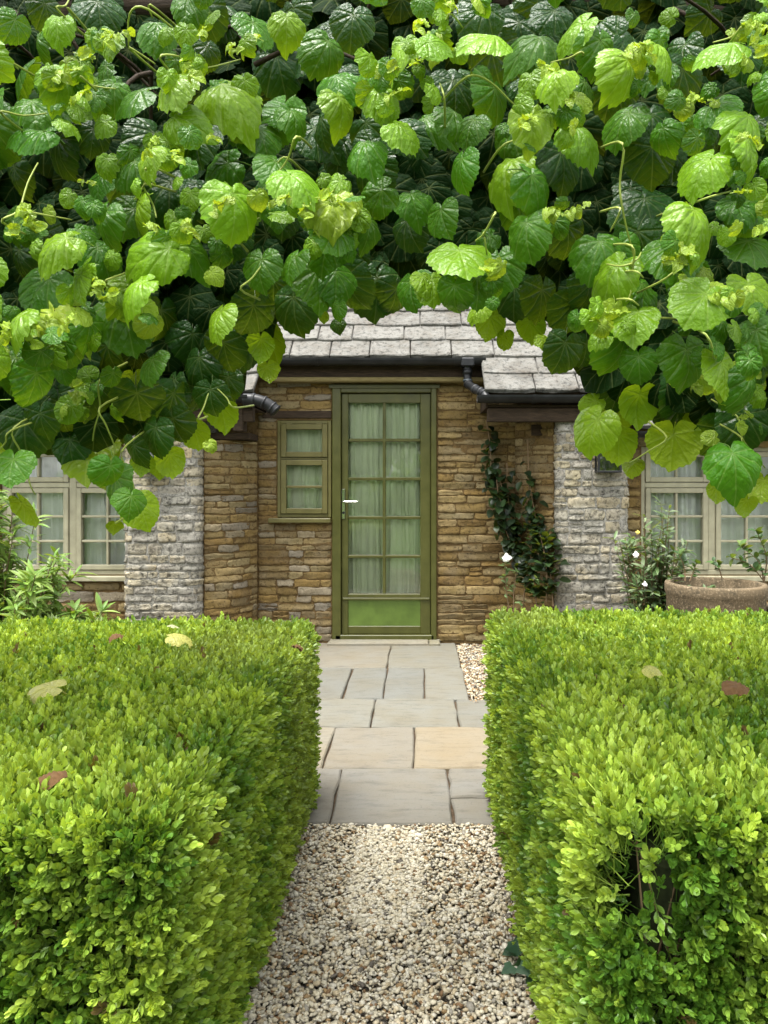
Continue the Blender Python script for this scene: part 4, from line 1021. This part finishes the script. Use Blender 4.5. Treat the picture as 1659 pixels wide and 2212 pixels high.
    for i in np.nonzero(own)[0]:
        o = bpy.data.objects.new('sprig', SP[idx[i]]); COL.objects.link(o); o.parent = root
        o.matrix_parent_inverse = Matrix.Translation(-root.location)
        o.location = wp[i]; o.rotation_euler = rot[i]; o.scale = (scl[i],) * 3; o['tint'] = [float(x) for x in tint[i]]
    k = ~own
    me = bpy.data.meshes.new('foliage'); me.vertices.add(k.sum()); me.vertices.foreach_set('co', (wp[k]).astype(np.float32).ravel())
    for nm, ty, arr, fld in (('rot', 'FLOAT_VECTOR', rot[k], 'vector'), ('scl', 'FLOAT', scl[k], 'value'), ('tint', 'FLOAT_VECTOR', tint[k], 'vector')):
        at_ = me.attributes.new(nm, ty, 'POINT'); at_.data.foreach_set(fld, np.asarray(arr, np.float32).ravel())
    at_ = me.attributes.new('idx', 'INT', 'POINT'); at_.data.foreach_set('value', idx[k].astype(np.int32))
    me.materials.append(M['box_leaf'])
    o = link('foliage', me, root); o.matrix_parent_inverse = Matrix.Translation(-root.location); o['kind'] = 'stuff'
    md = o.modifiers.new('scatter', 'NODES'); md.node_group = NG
    # woody stems under the skin
    tw = MB(); rr_ = random.Random(seed)
    for _ in range(120):
        x = x_in + sgn * rr_.uniform(.08, min(W_, 1.2)); y = y0 + (rr_.uniform(.07, .15) if rr_.random() < .6 else rr_.uniform(.1, L_))
        tw.tube([(x, y, rr_.uniform(0, .3)), (x + rr_.uniform(-.05, .05), y + rr_.uniform(-.03, .03), rr_.uniform(.4, .6)), (x + rr_.uniform(-.1, .1), y + rr_.uniform(-.05, .05), h - .06)], [.004, .003, .0015], 4, False)
    s_ = tw.build('stems', M['twig'], root); s_.matrix_parent_inverse = Matrix.Translation(-root.location); s_['kind'] = 'stuff'
    return root
t = NT('core_shade'); n1 = t.noise(t.pos(), 40, 4)
M['core_shade'] = t.finish(t.ramp(n1, [(.3, (.015, .02, .008)), (.7, (.04, .05, .02))]), .95, .1)
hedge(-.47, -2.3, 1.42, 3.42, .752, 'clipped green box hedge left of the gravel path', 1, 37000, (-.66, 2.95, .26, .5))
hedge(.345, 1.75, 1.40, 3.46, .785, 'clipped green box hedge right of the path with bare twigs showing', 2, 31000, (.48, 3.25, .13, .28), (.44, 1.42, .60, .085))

# ------------------------------------------------------------------ garden trees behind the viewer, mirrored in the door and window glass
V_, F_, C_ = [], [], []; n_ = 9000
cx_ = rng.uniform(-12, 12, n_); cz_ = rng.uniform(.1, 1, n_) * (3.0 + 1.1 * np.sin(cx_ * .9) + .6 * np.sin(cx_ * 2.3 + 1)); cy_ = -14 + rng.normal(0, .7, n_)
for i in range(n_):
    B = np.array(basis(rng.normal(size=3), rng.normal(size=3) + [0, .6, .6])); q = np.array([(-.09, 0, 0), (0, -.14, 0), (.09, 0, 0), (0, .16, -.03)]) * rng.uniform(.8, 1.5)
    V_.append(q @ B.T + [cx_[i], cy_[i], cz_[i]]); F_.append(np.array([[0, 1, 2, 3]]) + 4 * i); C_.append(np.tile(np.array([.10, .20, .025]) * rng.uniform(.5, 1.5), (4, 1)))
tag(link('garden_trees', np_mesh('garden_trees', np.concatenate(V_), np.concatenate(F_), M['plain_mass'], np.concatenate(C_))), 'line of green garden trees facing the cottage, mirrored in its glass', 'trees', kind='stuff')

# ------------------------------------------------------------------ fallen leaves on the hedges
t = NT('dry_leaf'); M['dry'] = t.finish(t.mix(t.noise(t.pos(), 60, 4), (.085, .042, .016), (.15, .085, .035)), .8, .2)
def fallen(px, py, htop, L, col, label, mat=None, src=LM, rot=None):
    D = (EYE - htop) * F / (py - CY); p_ = P(px, py, D); p_.z = htop + .012
    me = random.choice(src)
    if mat: me = me.copy(); me.materials[0] = mat
    o = link('fallen_leaf', me); q = rot if rot is not None else random.uniform(0, 6.28)
    o.matrix_world = Matrix.Translation(p_) @ basis((math.sin(q), math.cos(q), random.uniform(-.05, .1)), (random.uniform(-.15, .15), -.3, 1)).to_4x4() @ Matrix.Diagonal((L * .75, L * .75, L * .75, 1))
    o.color = (*col, 1); return tag(o, label, 'leaf', 'fallen leaves on the hedges')
YEL = (.48, .46, .12)
fallen(112, 1492, .81, .115, YEL, 'large pale yellow fallen leaf on the left hedge', rot=-1.7)
fallen(375, 1380, .815, .10, YEL, 'yellow fallen leaf at the far side of the left hedge', rot=1.4)
fallen(372, 1358, .815, .05, (.5, .5, .3), 'tiny pale yellow leaf just behind the yellow leaf on the left hedge', rot=.4)
fallen(110, 1685, .80, .065, (.3, .2, .1), 'curled brown dead leaf near the front of the left hedge', M['dry'], YM)
fallen(255, 1378, .815, .06, (.3, .2, .1), 'small brown dead leaf at the far back of the left hedge', M['dry'], YM)
fallen(640, 1402, .81, .05, (.3, .2, .1), 'small brown dead leaf by the far corner of the left hedge', M['dry'], YM)
fallen(1400, 1452, .865, .055, YEL, 'pale yellow fallen leaf on the right hedge', rot=2.0)
fallen(1590, 1487, .865, .075, (.3, .2, .1), 'curled brown dead leaf on the right hedge near the picture edge', M['dry'], YM)

# ------------------------------------------------------------------ pots
def pot(x, y, r, h, label, nm='terracotta_pot'):
    prof = [(0, 0), (r * .80, 0), (r * .84, .02), (r * .95, h * .5), (r * .97, h - .085), (r * .985, h - .075), (r * 1.0, h - .06), (r * 1.0, h - .012), (r * .985, h), (r * .90, h + .002), (r * .88, h - .01), (r * .86, h - .10), (r * .8, h - .13), (0, h - .13)]
    o = MB().lathe(prof, (0, 0, 0), 48).build(nm, M['terracotta'], None, True); o.location = (x, y, -.01)
    tag(o, label, 'pot', 'terracotta pots by the window')
    s_ = MB().lathe([(0, h - .125), (r * .6, h - .12), (r * .85, h - .127)], (0, 0, 0), 32).build('potting_soil', M['soil'], o, True)
    return o
D = 5.35
pot((1545 - CX) * D / F, D, .335, .71, 'large weathered terracotta pot behind the right hedge')
pot((1716 - CX) * 5.25 / F, 5.25, .19, .56, 'smaller terracotta pot cut off at the right picture edge')

# ------------------------------------------------------------------ shrubs and climbers
def lance(L, W, cup=.25, bend=.25, n_=4):
    vs = []; fs = []
    for i in range(n_ + 1):
        u = i / n_; wv = W * math.sin(math.pi * min(1, u * .93 + .04)) ** .8 if i < n_ else 0.0003
        vs += [(-wv, u * L, wv * cup - bend * L * u * u), (0, u * L, -bend * L * u * u), (wv, u * L, wv * cup - bend * L * u * u)]
    for i in range(n_):
        b = i * 3; fs += [(b, b + 1, b + 4, b + 3), (b + 1, b + 2, b + 5, b + 4)]
    return [Vector(v_) for v_ in vs], [f[::-1] for f in fs]
def plant(name, label, cat, base, stems, leafdim, cols, per, seed, own=160, whorl=False, stem_mat='twig', pal_mass='plain_mass', round_leaf=False, droop=.25, spread=0.0):
    """stems: list of polylines; leaves set along each, the first `own` as parts"""
    r_ = random.Random(seed)
    root = bpy.data.objects.new(name, None); COL.objects.link(root); root.location = base
    tag(root, label, cat)
    inv = Matrix.Translation(-Vector(base))
    mb = MB()
    for s_ in stems:
        sp_ = smoothpath(s_, 4); k = len(sp_); mb.tube(sp_, [.006 * (1 - .7 * i / k) for i in range(k)], 4, False)
    o = mb.build('stem', M[stem_mat], root, True); o.matrix_parent_inverse = inv
    var = []
    for i in range(5):
        L, W = leafdim[0] * r_.uniform(.8, 1.2), leafdim[1] * r_.uniform(.85, 1.15)
        if round_leaf: L, W = leafdim[0], leafdim[1]
        v_, f_ = lance(L, W, r_.uniform(.1, .5), droop * r_.uniform(.3, 1.6))
        var.append((v_, f_, MB().add(v_, f_).mesh('leaf', M['plain_leaf'], True)))
    items = []
    for s_ in stems:
        sp_ = smoothpath(s_, 6)
        for j in range(per):
            f = r_.uniform(.12, 1) ** .8 * (len(sp_) - 1); i = min(int(f), len(sp_) - 2)
            p_ = sp_[i].lerp(sp_[i + 1], f - i); d_ = (sp_[i + 1] - sp_[i]).normalized()
            an = r_.uniform(0, 6.28); u = d_.orthogonal().normalized(); v_ = d_.cross(u)
            out = (u * math.cos(an) + v_ * math.sin(an)) * .9 + d_ * r_.uniform(.1, .9) + Vector((0, -.15, r_.uniform(-.2, .3)))
            p_ = p_ + Vector((r_.gauss(0, spread), r_.gauss(0, spread * .4), r_.gauss(0, spread)))
            items.append((p_, out, Vector((r_.uniform(-.4, .4), r_.uniform(-.7, .2), 1)), r_.uniform(.7, 1.2), r_.choice(cols), r_.randrange(5)))
    items.sort(key=lambda q: q[0].y)
    V_, F_, C_ = [], [], []; off_ = 0
    for k, (p_, out, nr, s_, c, vi) in enumerate(items):
        m_ = Matrix.Translation(p_) @ basis(out, nr).to_4x4() @ Matrix.Diagonal((s_, s_, s_, 1)); f = r_.uniform(.75, 1.25)
        if k < own:
            o = bpy.data.objects.new('leaf', var[vi][2]); COL.objects.link(o); o.parent = root; o.matrix_parent_inverse = inv
            o.matrix_basis = m_; o.color = (c[0] * f, c[1] * f, c[2] * f, 1)
        else:
            vs = [m_ @ q for q in var[vi][0]]; V_ += vs; F_ += [tuple(i + off_ for i in q) for q in var[vi][1]]; off_ += len(vs); C_ += [(c[0] * f, c[1] * f, c[2] * f)] * len(vs)
    if V_:
        o = link('foliage', np_mesh('foliage', np.array([q[:] for q in V_]), np.array(F_), M[pal_mass], np.array(C_), None, True), root); o.matrix_parent_inverse = inv; o['kind'] = 'stuff'
    return root, inv
def fan(x, y, n_, h0, h1, spread, seed, ylean=-.1, z0=0):
    r_ = random.Random(seed); out = []
    for _ in range(n_):
        h = r_.uniform(h0, h1); a_ = r_.uniform(-1, 1) * spread; b_ = r_.uniform(-1, 1) * spread * .6 + ylean
        x0 = x + r_.uniform(-.1, .1); y0_ = y + r_.uniform(-.1, .1)
        out.append([(x0, y0_, z0), (x0 + a_ * .4, y0_ + b_ * .4, z0 + (h - z0) * .55), (x0 + a_, y0_ + b_, h)])
    return out
GL = [(.20, .31, .06), (.16, .28, .05), (.26, .36, .10), (.12, .22, .04)]
st = fan(-2.75, 5.2, 44, .42, .92, .42, 5) + fan(-2.85, 5.2, 16, 1.0, 1.42, .25, 6) + fan(-2.35, 5.2, 20, .35, .62, .28, 8)
plant('leafy_shrub', 'bushy light green shrub with narrow pointed leaves under the left window', 'shrub', (-2.8, 5.35, 0), st, (.115, .0125), GL, 58, 3, 285)
GC = [(.10, .16, .06), (.15, .22, .10), (.07, .12, .045), (.22, .28, .16)]
st = fan(1.74, 5.75, 40, .40, 1.0, .20, 15) + fan(1.80, 5.72, 10, .95, 1.26, .12, 16) + fan(1.88, 5.6, 20, .30, .66, .2, 17)
fl, inv = plant('flowering_shrub', 'dark green shrub with small white flowers beside the right pier', 'shrub', (1.72, 5.75, 0), st, (.085, .012), GC, 40, 9, 280)
M['petal'] = NT('white_petal').finish((.82, .82, .76), .6, .2); M['pollen'] = NT('yellow_pollen').finish((.75, .6, .12), .7, .2)
def flower(pos, s_, parent, inv, yellow=False):
    mb = MB(); r_ = random.Random(int(pos[0] * 1e4))
    for k in range(5):
        an = k * 1.257 + r_.uniform(-.2, .2); v_, f_ = lance(s_ * r_.uniform(.75, 1.1), s_ * .42, .3, .5)
        m_ = basis((math.sin(an), -.25, math.cos(an)), (0, -1, .3)).to_4x4(); mb.add([m_ @ q + Vector(pos) for q in v_], f_)
    o = mb.build('flower', M['petal'] if not yellow else M['pollen'], parent); o.matrix_parent_inverse = inv
for (px, py, s_) in ((1374, 1198, .026), (1394, 1262, .02)): flower(P(px, py, 5.5), s_, fl, inv)
for (px, py, s_) in ((1378, 1150, .016),): flower(P(px, py, 5.5), s_, fl, inv, True)
# thin stemmed plants in and behind the pots
GP = [(.06, .13, .035), (.10, .17, .05), (.04, .09, .03)]
st = [[P(1480, 1255, 5.4), P(1478, 1225, 5.42), P(1465, 1195, 5.4)], [P(1490, 1255, 5.4), P(1500, 1230, 5.4), P(1505, 1215, 5.4)], [P(1560, 1250, 5.55), P(1552, 1225, 5.55), P(1540, 1212, 5.5)]]
plant('potted_plant', 'few thin leafy stems growing in the large terracotta pot', 'plant', tuple(P(1490, 1262, 5.4)), st, (.055, .018), GP, 12, 31, 60)
st = [[P(1650, 1260, 5.5), P(1640, 1215, 5.5), P(1600, 1180, 5.45)], [P(1650, 1260, 5.5), P(1655, 1200, 5.5), P(1630, 1140, 5.5)], [P(1660, 1265, 5.5), P(1680, 1200, 5.5), P(1690, 1150, 5.5)], [P(1655, 1262, 5.5), P(1620, 1220, 5.5), P(1580, 1205, 5.5)]]
plant('twiggy_rose', 'twiggy plant with dark leaves behind the pots at the right', 'plant', tuple(P(1655, 1265, 5.5)), st, (.06, .02), GP + [(.14, .2, .06)], 20, 33, 90)
# climber on the right of the door
GK = [(.009, .02, .008), (.014, .034, .011), (.008, .019, .007), (.024, .05, .015)]
def W(px, py, y): return P(px, py, y)
st = [[W(1050, 905, 6.6), W(1060, 975, 6.6), W(1058, 1040, 6.55)], [W(1075, 1000, 6.6), W(1075, 1060, 6.52), W(1100, 1130, 6.5), W(1125, 1220, 6.5)], [W(1095, 1000, 6.58), W(1098, 1080, 6.52), W(1115, 1150, 6.5)],
      [W(1140, 950, 6.45), W(1142, 1040, 6.42), W(1148, 1110, 6.4), W(1175, 1180, 6.3)], [W(1145, 1050, 6.4), W(1160, 1130, 6.35), W(1190, 1190, 6.2)], [W(1130, 1290, 6.2), W(1145, 1220, 6.3), W(1150, 1130, 6.35)],
      [W(1180, 1300, 6.1), W(1180, 1220, 6.1), W(1165, 1150, 6.2)], [W(1060, 1040, 6.55), W(1075, 1100, 6.5), W(1110, 1190, 6.45)], [W(1080, 1030, 6.55), W(1095, 1120, 6.5), W(1120, 1200, 6.45)], [W(1160, 1310, 6.1), W(1150, 1260, 6.15), W(1130, 1215, 6.2)], [W(1195, 1310, 6.05), W(1190, 1250, 6.1), W(1185, 1200, 6.1)]]
plant('climbing_plant', 'dark leaved climber hanging down the brown stone wall right of the door', 'climber', (1.0, 6.3, 0), st, (.075, .034), GK, 50, 41, 290, droop=.4, spread=.035)
wf, inv = plant('white_flowered_plant', 'small plant with one white flower at the foot of the wall right of the door', 'plant', (.80, 6.3, 0), [[W(1100, 1320, 6.2), W(1092, 1260, 6.2), W(1092, 1215, 6.2)], [W(1110, 1320, 6.2), W(1110, 1270, 6.2), W(1118, 1235, 6.2)], [W(1130, 1330, 6.2), W(1135, 1270, 6.15), W(1160, 1250, 6.1)]], (.06, .012), GC[:3], 22, 43, 70)
flower(P(1094, 1205, 6.15), .042, wf, inv)
# low green plant between hedge and wall, far end of the right hedge
plant('low_shrub', 'low dark shrub between the far end of the right hedge and the wall', 'shrub', (.72, 5.9, 0), fan(.68, 5.6, 12, .18, .40, .13, 51), (.05, .014), [(.08, .16, .03), (.12, .2, .04)], 20, 52, 80)
# ivy at the foot of the right hedge
def ivy_leaf():
    pts = [(0, 0), (.45, -.15), (.62, .25), (.38, .42), (.30, .62), (0, 1.0), (-.30, .62), (-.38, .42), (-.62, .25), (-.45, -.15)]
    return MB().add([(0, .25, .03)] + [(x, y, -.12 * abs(x)) for x, y in pts], [(0, i + 1, (i + 1) % 10 + 1) for i in range(10)]).mesh('leaf', M['plain_leaf'], False)
iv_ = bpy.data.objects.new('ivy_plant', None); COL.objects.link(iv_); iv_.location = (.33, 2.2, 0)
tag(iv_, 'dark ivy leaves at the foot of the right hedge beside the gravel', 'ivy'); im = ivy_leaf(); rr = random.Random(4)
for i in range(14):
    o = link('leaf', im, iv_); s_ = rr.uniform(.035, .06)
    o.matrix_basis = Matrix.Translation((rr.uniform(-.075, .08), rr.uniform(-.12, .16), rr.uniform(.01, .13))) @ basis((rr.uniform(-1, .3), rr.uniform(-1, .2), -.3), (-.6, -.5, 1)).to_4x4() @ Matrix.Diagonal((s_, s_, s_, 1))
    f = rr.uniform(.7, 1.3); o.color = (.022 * f, .065 * f, .03 * f, 1)
